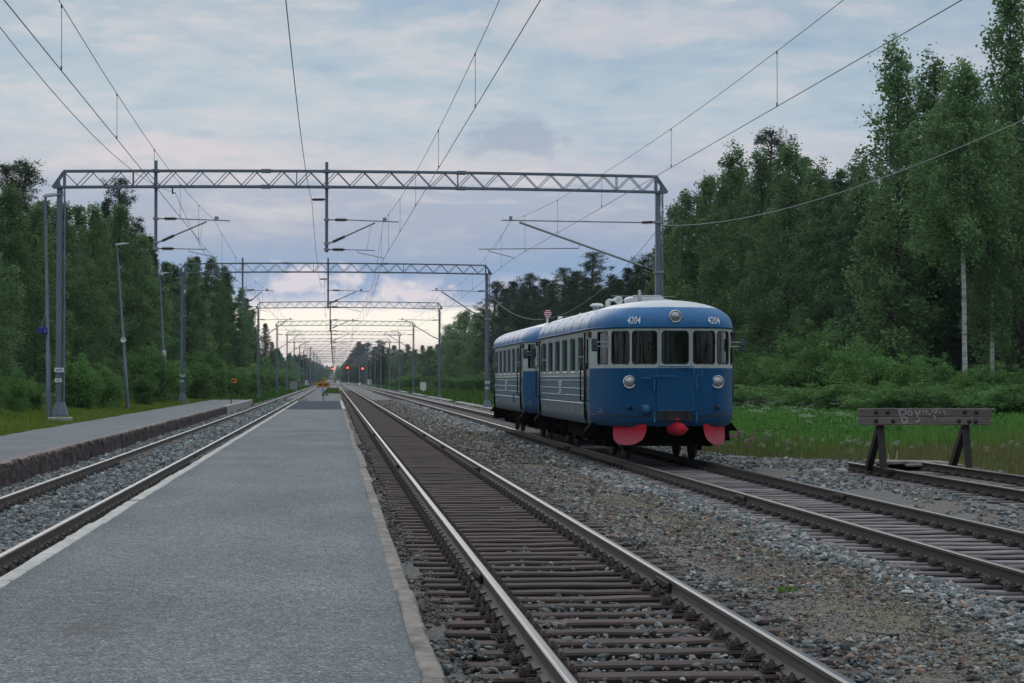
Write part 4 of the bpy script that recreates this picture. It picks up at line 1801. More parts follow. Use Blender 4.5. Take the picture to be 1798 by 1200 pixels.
def paint(name, c, c2, rough=.45, scale=3, dirt=.0, streak=0, coat=0.0, spec=.5):
    m, nt, b = newmat(name)
    v = _coords(nt)
    f = _noise(nt, v, scale, 6, .65)
    col = _ramp(nt, f, [(.35, c), (.68, c2)])
    if dirt:
        s = _noise(nt, _coords(nt, (6, 6, .7)), 3, 5, .7)
        col = _mix(nt, _math(nt, 'MULTIPLY', _math(nt, 'SUBTRACT', s, .52), dirt * 5, True), col, (.10, .095, .085))
    sz = nt.nodes.new('ShaderNodeSeparateXYZ')
    nt.links.new(v, sz.inputs[0])
    grime = _math(nt, 'MULTIPLY', _math(nt, 'SUBTRACT', _math(nt, 'ADD', 1.02, _math(nt, 'MULTIPLY', _noise(nt, _coords(nt, (5, 5, 1)), 2.5, 6, .7), .5)), sz.outputs[2]), 1.6, True)
    col = _mix(nt, _math(nt, 'MULTIPLY', grime, .38), col, (.045, .05, .05))
    nt.links.new(col, b.inputs['Base Color'])
    b.inputs['Roughness'].default_value = rough
    b.inputs['Coat Weight'].default_value = coat
    b.inputs['Specular IOR Level'].default_value = spec
    return m


def mat_red():
    m, nt, b = newmat('red plough paint')
    v = _coords(nt)
    s = nt.nodes.new('ShaderNodeSeparateXYZ')
    nt.links.new(v, s.inputs[0])
    f = _noise(nt, _coords(nt, (3, 3, 3)), 3, 6, .7)
    # road dust on the lower edges
    k = _math(nt, 'MULTIPLY', _math(nt, 'SUBTRACT', _math(nt, 'ADD', .62, _math(nt, 'MULTIPLY', f, .16)), s.outputs[2]), 4.5, True)
    c = _ramp(nt, f, [(.3, (.36, .003, .014)), (.7, (.46, .010, .035))])
    c = _mix(nt, _math(nt, 'MULTIPLY', k, .55), c, (.40, .13, .17))
    nt.links.new(c, b.inputs['Base Color'])
    b.inputs['Roughness'].default_value = .6
    b.inputs['Specular IOR Level'].default_value = .25
    return m


MT['blue'] = paint('railcar blue paint', (.001, .056, .150), (.0012, .078, .195), .5, 1.6, .18, spec=.22)
MT['blue_side'] = paint('weathered side panel paint', (.025, .085, .135), (.045, .115, .165), .55, 2.2, .25)
MT['side_low'] = paint('dusty lower side panel', (.060, .10, .125), (.09, .135, .155), .6, 2.2, .3)
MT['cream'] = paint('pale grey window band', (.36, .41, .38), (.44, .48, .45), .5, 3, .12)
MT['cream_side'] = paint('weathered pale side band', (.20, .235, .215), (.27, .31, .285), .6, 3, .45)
MT['silver'] = M2('bare aluminium strip', (.34, .36, .37), (.50, .52, .52), 8, .4, .5)
MT['red'] = mat_red()
MT['chrome'] = M2('bright lamp rim', (.65, .66, .66), (.8, .8, .8), 8, .2, .95)
MT['rubber'] = M2('window rubber', (.006, .006, .006), (.014, .014, .014), 12, .55)
MT['seat'] = M2('seat cloth', (.03, .03, .035), (.05, .05, .055), 12, .9)
MT['yellow_rail'] = M2('yellow grab poles', (.62, .40, .03), (.7, .48, .05), 5, .4)
MT['interior'] = M2('dim interior lining', (.02, .02, .018), (.035, .033, .03), 5, .8)
MT['brown_panel'] = M2('brown interior panel', (.035, .018, .008), (.06, .03, .012), 5, .6)


def mat_roof():
    m, nt, b = newmat('railcar roof paint')
    v = _coords(nt)
    s = nt.nodes.new('ShaderNodeSeparateXYZ')
    nt.links.new(v, s.inputs[0])
    n = _noise(nt, _coords(nt, (2, .8, 2)), 3, 6, .65)
    blue = _ramp(nt, n, [(.3, (.002, .095, .25)), (.7, (.006, .14, .36))])
    # weathered, lighter paint along the sides between the two cab domes
    yy = s.outputs[1]
    mid = _math(nt, 'MULTIPLY', _math(nt, 'MULTIPLY', _math(nt, 'SUBTRACT', yy, 1.9), 5, True), _math(nt, 'MULTIPLY', _math(nt, 'SUBTRACT', 12.9, yy), 5, True))
    drip = _noise(nt, _coords(nt, (.6, 5, .6)), 2.2, 6, .7)
    wh = _math(nt, 'MULTIPLY', _math(nt, 'SUBTRACT', _math(nt, 'ADD', s.outputs[2], _math(nt, 'MULTIPLY', drip, .5)), 3.18), 2.6, True)
    wh = _math(nt, 'MULTIPLY', _math(nt, 'ADD', wh, .10), .62)
    col = _mix(nt, _math(nt, 'MULTIPLY', mid, wh), blue, (.27, .34, .42))
    col = _mix(nt, _math(nt, 'MULTIPLY', mid, .2), col, (.08, .18, .30))
    white = _ramp(nt, drip, [(.3, (.50, .52, .56)), (.7, (.66, .67, .69))])
    top = _math(nt, 'GREATER_THAN', _math(nt, 'ADD', s.outputs[2], _math(nt, 'MULTIPLY', _math(nt, 'SUBTRACT', n, .5), .02)), 3.243)
    col = _mix(nt, top, col, white)
    nt.links.new(col, b.inputs['Base Color'])
    b.inputs['Roughness'].default_value = .48
    _bump(nt, b, drip, .25, .02)
    return m


MT['roof'] = mat_roof()


def mat_glass():
    m, nt, b = newmat('window glass')
    N, L = nt.nodes, nt.links
    tr = N.new('ShaderNodeBsdfTransparent')
    tr.inputs[0].default_value = (.34, .44, .40, 1)
    gl = N.new('ShaderNodeBsdfGlossy')
    gl.inputs['Roughness'].default_value = .04
    gl.inputs[0].default_value = (.9, .95, .95, 1)
    fr = N.new('ShaderNodeLayerWeight')
    mx = N.new('ShaderNodeMixShader')
    k = _math(nt, 'ADD', _math(nt, 'MULTIPLY', _math(nt, 'POWER', fr.outputs['Facing'], 3.5), .8), .04)
    L.new(k, mx.inputs[0])
    L.new(tr.outputs[0], mx.inputs[1])
    L.new(gl.outputs[0], mx.inputs[2])
    L.new(mx.outputs[0], N['Material Output'].inputs[0])
    return m


MT['glass'] = mat_glass()


def mat_lens():
    m, nt, b = newmat('headlamp lens')
    v = _coords(nt)
    n = _noise(nt, v, 30, 3)
    nt.links.new(_ramp(nt, n, [(.3, (.25, .26, .26)), (.7, (.5, .5, .49))]), b.inputs['Base Color'])
    b.inputs['Roughness'].default_value = .12
    b.inputs['Metallic'].default_value = .6
    return m


MT['lens'] = mat_lens()

# half outline, front centre -> side -> rear centre, as (x, y)
_np = [(0, 0), (.2, .006), (.38, .03), (.62, .095), (.87, .21), (1.07, .38), (1.23, .62), (1.36, .92), (1.45, 1.25), (1.515, 1.62), (1.55, 2.0)]


def _cr(P, n=8):
    out = []
    for i in range(len(P) - 1):
        p0 = P[max(i - 1, 0)] if i else (-P[1][0], P[1][1])
        p1, p2 = P[i], P[i + 1]
        p3 = P[i + 2] if i + 2 < len(P) else (P[-1][0], P[-1][1] + .4)
        for k in range(n):
            t = k / n
            q = [0, 0]
            for a in (0, 1):
                q[a] = .5 * (2 * p1[a] + (p2[a] - p0[a]) * t + (2 * p0[a] - 5 * p1[a] + 4 * p2[a] - p3[a]) * t * t + (3 * p1[a] - p0[a] - 3 * p2[a] + p3[a]) * t ** 3)
            out.append(tuple(q))
    out.append(P[-1])
    return out


_nose = _cr(_np)
_half = _nose + [(1.55, 2.0 + (LEN - 4.0) * i / 40) for i in range(1, 40)] + [(x, LEN - y) for (x, y) in reversed(_nose)]
HX = np.array([p[0] for p in _half])
HY = np.array([p[1] for p in _half])
HS = np.concatenate([[0], np.cumsum(np.hypot(np.diff(HX), np.diff(HY)))])
STOT = HS[-1]
s_lx = lambda lx: float(np.interp(lx, [p[0] for p in _nose], HS[:len(_nose)]))
s_ly = lambda ly: float(np.interp(ly, HY, HS))


def outline(s):
    """s in (-STOT, STOT), negative on the -x side"""
    a = abs(s)
    x = float(np.interp(a, HS, HX))
    y = float(np.interp(a, HS, HY))
    return (x if s >= 0 else -x, y)


def kscale(z):
    if z > Z_GUT:
        h = min(1.0, (z - Z_GUT) / ROOFH)
        return max(0.0, (1 - h ** 2.5)) ** (1 / 2.5)
    if z < Z_SK + .2:
        t = (Z_SK + .2 - z) / .2
        return 1 - .05 * t * t
    return 1.0


def P(s, z, off=0.0):
    """body surface point, off metres outward"""
    x, y = outline(s)
    k = kscale(z)
    ins = HW * (1 - k)
    ky = (YC - ins) / YC
    p = Vector((x * k, YC + (y - YC) * ky, z))
    if off:
        e = .02
        a, b = outline(s - e if abs(s) > e else s - e), outline(s + e)
        tx, ty = b[0] - a[0], b[1] - a[1]
        if s == 0:
            tx, ty = 1, 0
        n = Vector((ty, -tx, 0))
        if n.length < 1e-9:
            n = Vector((0, -1, 0))
        n.normalize()
        if s < 0 or True:
            c = Vector((x, y - YC, 0))
            if n.dot(c) < 0 and not (y < .5 or y > LEN - .5):
                n = -n
            if y < .5 and n.y > 0:
                n = -n
            if y > LEN - .5 and n.y < 0:
                n = -n
        if z > Z_GUT + .02:
            k2 = kscale(z + .02)
            slope = HW * (k - k2) / .02
            n = Vector((n.x, n.y, slope)).normalized()
        p += n * off
    return p


# windows: s0, s1, z0, z1, corner radius, kind
WIN = [(-s_lx(.283), s_lx(.283), 2.05, 2.745, .09, 'front')]
for sg in (-1, 1):
    for (a, b, kind) in ((s_lx(.375), s_lx(.874), 'front'), (s_lx(.925), s_lx(1.245), 'front'), (s_ly(.78), s_ly(1.28), 'slit')):
        WIN.append((min(sg * a, sg * b), max(sg * a, sg * b), 2.05, 2.745, .085 if kind == 'front' else .05, kind))
    side_y = [(2.97, 3.92), (4.42, 5.45), (6.0, 7.05), (7.58, 8.62), (9.15, 10.18), (10.72, 11.75)]
    for i, (a, b) in enumerate(side_y):
        a, b = s_ly(a), s_ly(b)
        WIN.append((min(sg * a, sg * b), max(sg * a, sg * b), 1.89, 2.675, .05, 'sash' if i in (0, 5) else 'side'))
    for (a, b) in ((LEN - 1.28, LEN - .78),):
        a, b = s_ly(a), s_ly(b)
        WIN.append((min(sg * a, sg * b), max(sg * a, sg * b), 2.05, 2.745, .05, 'slit'))
# rear windows
for sg in (-1, 1):
    for (lx0, lx1) in ((.375, .874), (.925, 1.245)):
        a, b = STOT - s_lx(lx1), STOT - s_lx(lx0)
        WIN.append((min(sg * a, sg * b), max(sg * a, sg * b), 2.05, 2.745, .085, 'front'))
DOORS = []
for sg in (-1, 1):
    for (a, b) in ((2.08, 2.86), (LEN - 2.86, LEN - 2.08)):
        a, b = s_ly(a), s_ly(b)
        DOORS.append((min(sg * a, sg * b), max(sg * a, sg * b), .80, 2.76))


def grid_strip(s0, s1, z0, z1, off, ns, nz, mb, mi=0):
    vs, fs = [], []
    for i in range(ns + 1):
        for j in range(nz + 1):
            vs.append(P(s0 + (s1 - s0) * i / ns, z0 + (z1 - z0) * j / nz, off))
    for i in range(ns):
        for j in range(nz):
            a = i * (nz + 1) + j
            fs.append((a, a + nz + 1, a + nz + 2, a + 1))
    mb.add(vs, fs, mi, True)


def rrect(s0, s1, z0, z1, r, n=5):
    pts = []
    for cx, cz, a0 in ((s1 - r, z0 + r, -90), (s1 - r, z1 - r, 0), (s0 + r, z1 - r, 90), (s0 + r, z0 + r, 180)):
        for k in range(n + 1):
            a = math.radians(a0 + 90 * k / n)
            pts.append((cx + r * math.cos(a), cz + r * math.sin(a)))
    return pts


def ring(mb, inner, outer, off_i, off_o, mi=0):
    n = len(inner)
    vs = [P(s, z, off_i) for s, z in inner] + [P(s, z, off_o) for s, z in outer]
    fs = [(i, (i + 1) % n, n + (i + 1) % n, n + i) for i in range(n)]
    mb.add(vs, fs, mi)


def sq_outer(s0, s1, z0, z1, n=5):
    """rectangle sampled to pair with rrect points"""
    pts = []
    for cx, cz in ((s1, z0), (s1, z1), (s0, z1), (s0, z0)):
        pts += [(cx, cz)] * (n + 1)
    return pts


def railcar(loc, label, number=True, flip_marks=False):
    t = empty('railcar', loc, label, 'railcar', 'blue railcars')
    # ---- shell
    sb = set()
    for w in WIN:
        sb.add(round(w[0], 5)); sb.add(round(w[1], 5))
    for d in DOORS:
        sb.add(round(d[0], 5)); sb.add(round(d[1], 5))
    for s in HS[::2]:
        for sg in (-1, 1):
            if all(abs(sg * s - q) > .03 for q in sb):
                sb.add(round(sg * s, 5))
    sb.add(round(STOT, 5)); sb.add(round(-STOT, 5))
    sb = sorted(sb)
    zbk = sorted({Z_SK, .80, .84, .90, .96, 1.2, 1.5, 1.80, 1.89, 1.97, 2.05, 2.3, 2.5, 2.675, 2.745, 2.76, Z_GUT})
    sh = MB()
    sdoor0 = s_ly(1.93)
    for i in range(len(sb) - 1):
        for j in range(len(zbk) - 1):
            a, b, c, d = sb[i], sb[i + 1], zbk[j], zbk[j + 1]
            ms, mz = (a + b) / 2, (c + d) / 2
            if any(w[0] < ms < w[1] and w[2] < mz < w[3] for w in WIN):
                continue
            if any(w[0] < ms < w[1] and w[2] < mz < w[3] for w in DOORS):
                continue
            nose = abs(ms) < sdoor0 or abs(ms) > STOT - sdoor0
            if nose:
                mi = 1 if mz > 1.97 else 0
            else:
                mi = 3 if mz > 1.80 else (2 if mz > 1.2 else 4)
            sh.add([P(a, c), P(b, c), P(b, d), P(a, d)], [(0, 1, 2, 3)], mi, True)
    mats = [MT['blue'], MT['cream'], MT['blue_side'], MT['cream_side'], MT['side_low']]
    # window corner fillers belong to the shell
    for w in WIN:
        nose = w[5] in ('front', 'slit')
        ring(sh, rrect(w[0], w[1], w[2], w[3], w[4]), sq_outer(w[0], w[1], w[2], w[3]), 0, 0, 1 if nose else 3)
    body = sh.mesh('body_shell', mats)
    bm = bmesh.new()
    bm.from_mesh(body)
    bmesh.ops.remove_doubles(bm, verts=bm.verts, dist=.0004)
    bmesh.ops.recalc_face_normals(bm, faces=bm.faces)
    bm.to_mesh(body)
    bm.free()
    body = link('body_shell', body, t)
    # ---- roof
    rf = MB()
    zs = [Z_GUT] + [Z_GUT + ROOFH * v for v in (.06, .14, .24, .34, .44, .54, .63, .71, .78, .84, .89, .93, .96, .98, .992, 1.0)]
    ss = [s for s in HS]
    allS = [-s for s in reversed(ss[1:-1])] + list(ss)
    vs, fs = [], []
    n = len(allS)
    for z in zs:
        for s in allS:
            vs.append(P(s, z))
    for j in range(len(zs) - 1):
        for i in range(n):
            fs.append((j * n + i, j * n + (i + 1) % n, (j + 1) * n + (i + 1) % n, (j + 1) * n + i))
    rf.add(vs, fs, 0, True)
    roof = rf.build('roof', MT['roof'], t)
    gt = MB()
    vs, fs = [], []
    for (z, o) in ((Z_GUT - .03, .004), (Z_GUT - .028, .028), (Z_GUT + .004, .034), (Z_GUT + .012, .003)):
        for s in allS:
            vs.append(P(s, min(z, Z_GUT), o) + Vector((0, 0, z - min(z, Z_GUT))))
    for j in range(3):
        for i in range(n):
            fs.append((j * n + i, j * n + (i + 1) % n, (j + 1) * n + (i + 1) % n, (j + 1) * n + i))
    gt.add(vs, fs, 0, True)
    gt.build('gutter', MT['blue'], roof)
    # roof seams
    sm = MB()
    for y in (2.0, 3.6, 5.2, 6.8, 8.4, 10.0, 11.6, 12.7):
        s_ = s_ly(y)
        path = [P(-s_, Z_GUT + ROOFH * u, .003) for u in (.02, .2, .4, .6, .75, .86, .94, .985)] + [P(s_, Z_GUT + ROOFH * u, .003) for u in (.985, .94, .86, .75, .6, .4, .2, .02)]
        sm.tube(path, .007, 4)
    sm.build('roof_seams', MT['roof'], roof)
    # ---- windows
    for w in WIN:
        s0, s1, z0, z1, r, kind = w
        gb = MB()
        if kind in ('side', 'sash'):
            ins = .035
            ring(gb, rrect(s0 + ins, s1 - ins, z0 + ins, z1 - ins, r), rrect(s0, s1, z0, z1, r), -.02, .008)
            ring(gb, rrect(s0 + ins, s1 - ins, z0 + ins, z1 - ins, r), rrect(s0 + ins, s1 - ins, z0 + ins, z1 - ins, r), -.02, -.04)
            ring(gb, rrect(s0, s1, z0, z1, r), rrect(s0 - .006, s1 + .006, z0 - .006, z1 + .006, r), .008, -.004)
            fmat = MT['steel']
        else:
            ins = .018
            ring(gb, rrect(s0 + ins, s1 - ins, z0 + ins, z1 - ins, r - .01), rrect(s0, s1, z0, z1, r), .006, .008)
            ring(gb, rrect(s0 + ins, s1 - ins, z0 + ins, z1 - ins, r - .01), rrect(s0 + ins, s1 - ins, z0 + ins, z1 - ins, r - .01), .006, -.05)
            ring(gb, rrect(s0, s1, z0, z1, r), rrect(s0 - .008, s1 + .008, z0 - .008, z1 + .008, r), .008, .001)
            fmat = MT['rubber']
        if kind == 'sash':
            zm = z0 + (z1 - z0) * .42
            for o_ in (.0,):
                gb.add([P(s0 + .03, zm, .004), P(s1 - .03, zm, .004), P(s1 - .03, zm + .035, .004), P(s0 + .03, zm + .035, .004)], [(0, 1, 2, 3)])
                gb.add([P(s0 + .03, zm, .004), P(s1 - .03, zm, .004), P(s1 - .03, zm, -.03), P(s0 + .03, zm, -.03)], [(0, 1, 2, 3)])
        fr = gb.build('window', fmat, t)
        pn = MB()
        pts = rrect(s0 + ins, s1 - ins, z0 + ins, z1 - ins, r - .01 if kind != 'side' else r)
        # fan by horizontal strips keeps the pane on the curved body
        ns = 6
        grid_strip(s0 + ins - .004, s1 - ins + .004, z0 + ins - .004, z1 - ins + .004, -.028, ns, 2, pn)
        pn.build('pane', MT['glass'], fr)
    # ---- doors
    for (a, b, z0, z1) in DOORS:
        dm = MB()
        wi = (a + .2, b - .2, 1.95, 2.62)
        ss_ = [a, wi[0], wi[1], b]
        zz_ = [z0, 1.2, 1.80, 1.95, 2.62, z1]
        for i in range(3):
            for j in range(5):
                if i == 1 and j == 3:
                    continue
                dm.add([P(ss_[i], zz_[j], -.035), P(ss_[i + 1], zz_[j], -.035), P(ss_[i + 1], zz_[j + 1], -.035), P(ss_[i], zz_[j + 1], -.035)], [(0, 1, 2, 3)],
                       0 if zz_[j] >= 1.80 else 1)
        for (p0, p1) in (((a, z0), (a, z1)), ((b, z0), (b, z1)), ((a, z1), (b, z1)), ((a, z0), (b, z0))):
            dm.add([P(*p0, 0), P(*p1, 0), P(*p1, -.05), P(*p0, -.05)], [(0, 1, 2, 3)], 2)
        d = dm.build('door', [MT['cream_side'], MT['blue_side'], MT['rubber']], t)
        pn = MB()
        grid_strip(wi[0], wi[1], wi[2], wi[3], -.045, 2, 2, pn)
        pn.build('pane', MT['glass'], d)
        hm = MB()
        e = a + .1 if a > 0 else b - .1
        hm.tube([P(e, 1.55, -.03), P(e, 1.55, .02), P(e + .0, 1.42, .02), P(e, 1.42, -.03)], .011, 6)
        hm.build('handle', MT['silver'], d)
    # ---- side strips
    for sg in (-1, 1):
        for (z, th, name) in ((1.80, .011, 'a'), (1.71, .010, 'b'), (1.53, .011, 'c'), (1.37, .011, 'd'), (1.20, .014, 'e')):
            q = MB()
            a, b = s_ly(2.9), s_ly(LEN - 2.9)
            vs, fs = [], []
            for s_ in (a, b):
                for (dz, o) in ((-th, .0), (-th * .6, .012), (th * .6, .012), (th, .0)):
                    vs.append(P(sg * s_, z + dz, o if o else .0005))
            for k in range(3):
                fs.append((k, k + 1, 4 + k + 1, 4 + k))
            fs += [(0, 1, 2, 3), (7, 6, 5, 4)]
            q.add(vs, fs)
            q.build('trim_strip', MT['silver'], t)
    # nose lower line, front and rear
    for base in (0, 1):
        q = MB()
        ns = 36
        S1 = s_ly(1.85)
        vs, fs = [], []
        for i in range(ns + 1):
            s_ = -S1 + 2 * S1 * i / ns
            if base:
                s_ = (STOT - abs(s_)) * (1 if s_ >= 0 else -1)
            for (dz, o) in ((-.014, .001), (-.010, .010), (.010, .010), (.014, .001)):
                vs.append(P(s_, .972 + dz, o))
        for i in range(ns):
            for k in range(3):
                fs.append((i * 4 + k, i * 4 + k + 1, i * 4 + 4 + k + 1, i * 4 + 4 + k))
        q.add(vs, fs)
        q.build('rubbing_strip', MT['rubber'], t)

    def fb(name, mb, mat, parent=t, both=True):
        """part on the front nose; a mirrored copy goes on the rear nose"""
        o = mb.build(name, mat, parent)
        return o
    # ---- headlamps
    def headlamp(lx, z, r, tilt=0, rear=False):
        s_ = s_lx(abs(lx)) * (1 if lx >= 0 else -1)
        p = P(s_, z, 0)
        if rear:
            p.y = LEN - p.y
        d = Vector((0, 1 if rear else -1, 0))
        q = MB()
        q.lathe([(r * .86, -.16), (r * .95, -.02), (r * 1.0, .03), (r * 1.02, .055), (r * .96, .075), (r * .88, .07), (r * .86, .045)], p, d, n=28)
        h = q.build('headlamp', MT['chrome'], t)
        q = MB()
        q.lathe([(r * .87, .05), (r * .6, .075), (r * .3, .088), (r * .08, .092), (.0, .092)], p, d, n=24)
        q.build('lens', MT['lens'], h)
    for rear in (False, True):
        headlamp(-.93, 1.68, .135, rear=rear)
        headlamp(.93, 1.68, .135, rear=rear)
        headlamp(0, 3.04, .13, rear=rear)
    # ---- front hatch (gangway bridge), hinges, irons
    q = MB()
    pts = rrect(-.385, .385, 1.09, 1.775, .05)
    q.prism([(x, -.035, z) for x, z in pts], (0, .03, 0))
    hch = q.build('gangway_hatch', MT['blue'], t)
    q = MB()
    q.tube([(x, -.037, z) for x, z in pts] + [(pts[0][0], -.037, pts[0][1])], .007, 5)
    q.build('hatch_edge', MT['blue_trim'], hch)
    q = MB()
    for x in (-.33, .33):
        q.tube([(x, .012, 2.03), (x, .012, 2.8)], .006, 4)
    q.build('pillar_seam', MT['steel_light'], body)
    q = MB()
    for pth in ([(-.385, -.03, 1.78), (-.385, -.03, 1.965), (-.35, -.03, 2.0), (.35, -.03, 2.0), (.385, -.03, 1.965), (.385, -.03, 1.78)],):
        q.tube(pth, .011, 6)
    q.build('hatch_frame', MT['blue_trim'], hch)
    q = MB()
    q.tube([(.17, -.04, 1.97), (.29, -.05, 1.975)], .014, 6)
    q.tube([(-.72, -.055, 1.765), (-.52, -.05, 1.765), (-.52, -.05, 1.80), (.02, -.05, 1.80)], .012, 6)
    q.box((-.62, -.04, 1.76), (.2, .03, .035))
    q.build('handle', MT['blue_trim'], hch)
    q = MB()
    for x in (-.445, .435):
        for z_, h_ in ((1.62, .24), (.95, .22)):
            q = MB()
            q.box((x, -.035, z_), (.03, .045, h_), bev=.006)
            q.build('iron_bracket', MT['blue_trim'], t)
    q = MB()
    q.tube([(.44, -.05, 1.82), (.56, -.03, 1.83), (.56, -.02, 1.95)], .014, 6)
    q.tube([(.44, -.05, 1.82), (.44, -.05, 1.50)], .012, 6)
    q.build('lock_rod', MT['blue_trim'], t)
    q = MB()
    q.box((0, .005, .985), (.72, .05, .20))
    for x in (-.24, -.2, .21, .25):
        q.tube([(x, -.03, 1.09), (x, -.035, .93)], .012, 6)
    q.build('buffer_opening', MT['black'], t)
    for (wx, wy) in ((-.62, .10), (.62, .10)):
        q = MB()
        q.tube([(wx, wy - .04, 2.03), (wx + .04, wy - .03, 2.10), (wx + .16, wy - .02, 2.42)], .008, 5)
        q.bar((wx + .05, wy - .025, 2.28), (wx + .25, wy - .03, 2.52), .012, .02)
        q.build('wiper', MT['black'], t)
    # small lamps low on the nose and the blue connector
    for lx in (-.93, .93):
        s_ = s_lx(abs(lx)) * (1 if lx > 0 else -1)
        p = P(s_, 1.155)
        q = MB()
        q.lathe([(.05, -.05), (.05, .05), (.042, .055)], p, (0, -1, 0), n=14)
        sl = q.build('marker_lamp', MT['blue'], t)
        q = MB()
        q.lathe([(.04, .04), (.036, .085), (.0, .10)], p, (0, -1, 0), n=14)
        q.build('lens', MT['black'], sl)
    p = P(-s_lx(.60), 1.12)
    q = MB()
    q.lathe([(.09, -.08), (.095, .06), (.09, .09), (.0, .09)], p + Vector((0, 0, .0)), (.25, -1, -.25), n=18)
    q.box(p + Vector((-.06, -.04, .06)), (.10, .07, .05), bev=.01)
    q.build('connector_cap', MT['blue_trim'], t)
    # ---- coupler
    for yy, sgn in ((0, -1), (LEN, 1)):
        q = MB()
        q.lathe([(.11, -.35), (.12, .0), (.10, .06), (.10, .10)], (0.02, yy + (.30 if sgn < 0 else -.30), .71), (.0, sgn, 0), n=14)
        cp = q.build('coupler', MT['undercar'], t)
        q = MB()
        if sgn < 0:
            prof = [(.105, .0), (.130, .04), (.138, .14), (.128, .22), (.137, .30), (.125, .38), (.10, .44), (.06, .47), (.0, .475)]
            q.lathe(prof, (-.07, yy + .24, .72), (.50, sgn, -.05), n=18)
            q.lathe([(.142, .0), (.146, .012), (.142, .024)], (.04, yy + .02, .71), (.50, sgn, -.05), n=18)
            q.box((.03, yy + .02, .90), (.10, .14, .05), bev=.02)
            q.lathe([(.03, 0), (.035, .05), (.0, .06)], (.20, yy - .06, .70), (1, -.1, 0), n=8)
            q.build('coupler_cover', MT['red'], cp)
        q = MB()
        q.tube([(-.38, yy + .2 * -sgn, .78), (-.30, yy + .05 * -sgn, .60), (-.18, yy + .05 * -sgn, .52), (-.12, yy + .1 * -sgn, .60)], .022, 8)
        q.build('hose', MT['undercar'], cp)
    # ---- ploughs
    for rear in (False, True):
        for sg in (-1, 1):
            q = MB()
            # shape in (u along plate from outer edge inward, z)
            Wd = .78
            shp = [(0, .77), (0, .52), (.03, .43), (.12, .375), (.32, .36), (.50, .39), (.66, .47), (.755, .58), (.78, .68), (.76, .74), (.72, .77)]
            vs, fs = [], []
            ox, oy, ix, iy = 1.19, .82, .60, .06
            def mp(u, z, d):
                k = u / Wd
                bulge = -.05 * math.sin(math.pi * k)
                x = ox + (ix - ox) * k
                y = oy + (iy - oy) * k + bulge + d - (.77 - z) * .18
                return (sg * x, (LEN - y) if rear else y, z)
            # triangulated fan as strips: top line to bottom outline
            nU = 14
            for i in range(nU + 1):
                u = Wd * i / nU
                zb_ = np.interp(u, [0, .03, .12, .32, .50, .66, .755, .78], [.50, .43, .375, .36, .39, .47, .58, .68])
                for j in range(5):
                    z = .80 + (zb_ - .80) * j / 4
                    vs.append(mp(u, z, 0))
            for i in range(nU):
                for j in range(4):
                    a_ = i * 5 + j
                    fs.append((a_, a_ + 1, a_ + 6, a_ + 5))
            nv = len(vs)
            vs2 = [(x, y + (.012 if not rear else -.012), z) for x, y, z in vs]
            q.add(vs + vs2, fs + [tuple(nv + i for i in reversed(f)) for f in fs], 0, True)
            q.build('plough_blade', MT['red'], t)
    # ---- mirrors on two arms
    for rear in (False, True):
        for sg in (-1, 1):
            Yf = (lambda y: LEN - y) if rear else (lambda y: y)
            q = MB()
            q.tube([(sg * 1.30, Yf(.74), 2.52), (sg * 1.55, Yf(.82), 2.52)], .009, 6)
            q.tube([(sg * 1.30, Yf(.74), 2.43), (sg * 1.55, Yf(.82), 2.43)], .009, 6)
            q.tube([(sg * 1.30, Yf(.74), 2.66), (sg * 1.31, Yf(.72), 2.40)], .012, 6)
            a = q.build('mirror_arm', MT['silver'], t)
            q = MB()
            q.box((sg * 1.57, Yf(.84), 2.46), (.15, .05, .27), bev=.025)
            q.lathe([(.03, 0), (.03, .04), (.0, .045)], (sg * 1.57, Yf(.815), 2.46), (0, -1, 0), n=10)
            q.build('mirror', MT['side_low'] if False else M2MIR, a)
            # end box lamps above door
            q = MB()
            q.box((sg * 1.565, Yf(1.80), 2.70), (.07, .16, .13), bev=.015)
            q.build('side_lamp', MT['bark_dark'], t)
    # ---- hand rails at the doors
    for sg in (-1, 1):
        for y in (2.02, 2.96, LEN - 2.96, LEN - 2.02):
            q = MB()
            q.tube([(sg * 1.54, y, 2.10), (sg * 1.615, y, 2.08), (sg * 1.615, y, 1.28), (sg * 1.54, y, 1.26)], .018, 8)
            q.build('handrail', MT['black'], t)
    # ---- steps under the doors
    for sg in (-1, 1):
        for y in (2.15, LEN - 2.75):
            q = MB()
            q.box((sg * 1.38, y + .3, .42), (.36, .75, .035))
            q.box((sg * 1.30, y + .3, .62), (.22, .75, .03))
            for dy in (-.07, .67):
                q.prism([(sg * 1.52, y + dy, .78), (sg * 1.2, y + dy, .78), (sg * 1.2, y + dy, .40), (sg * 1.56, y + dy, .40)], (0, .02, 0))
            q.build('step', MT['undercar'], t)
    # ---- corner wedge steps in front
    for rear in (False, True):
        for sg in (-1, 1):
            Yf = (lambda y: LEN - y) if rear else (lambda y: y)
            q = MB()
            q.prism([(sg * 1.36, Yf(1.7), .80), (sg * 1.52, Yf(1.7), .80), (sg * 1.66, Yf(1.7), .62), (sg * 1.40, Yf(1.7), .62)], (0, .35 if not rear else -.35, 0))
            q.build('step', MT['undercar'], t)
    # ---- side plates and marks
    q = MB()
    q.box((-1.562, 7.35, 1.55), (.02, .60, .30), bev=.003)
    pl = q.build('builder_plate', MT['cream'], t)
    q = MB()
    for k in range(4):
        q.box((-1.5735, 7.35, 1.46 + k * .06), (.003, .40, .018))
    q.build('lettering', MT['steel'], pl)
    if flip_marks:
        q = MB()
        q.box((-1.554, 4.9, 1.17), (.02, .42, .30), bev=.004)
        q.build('vent_flap', MT['blue'], t)
    q = MB()
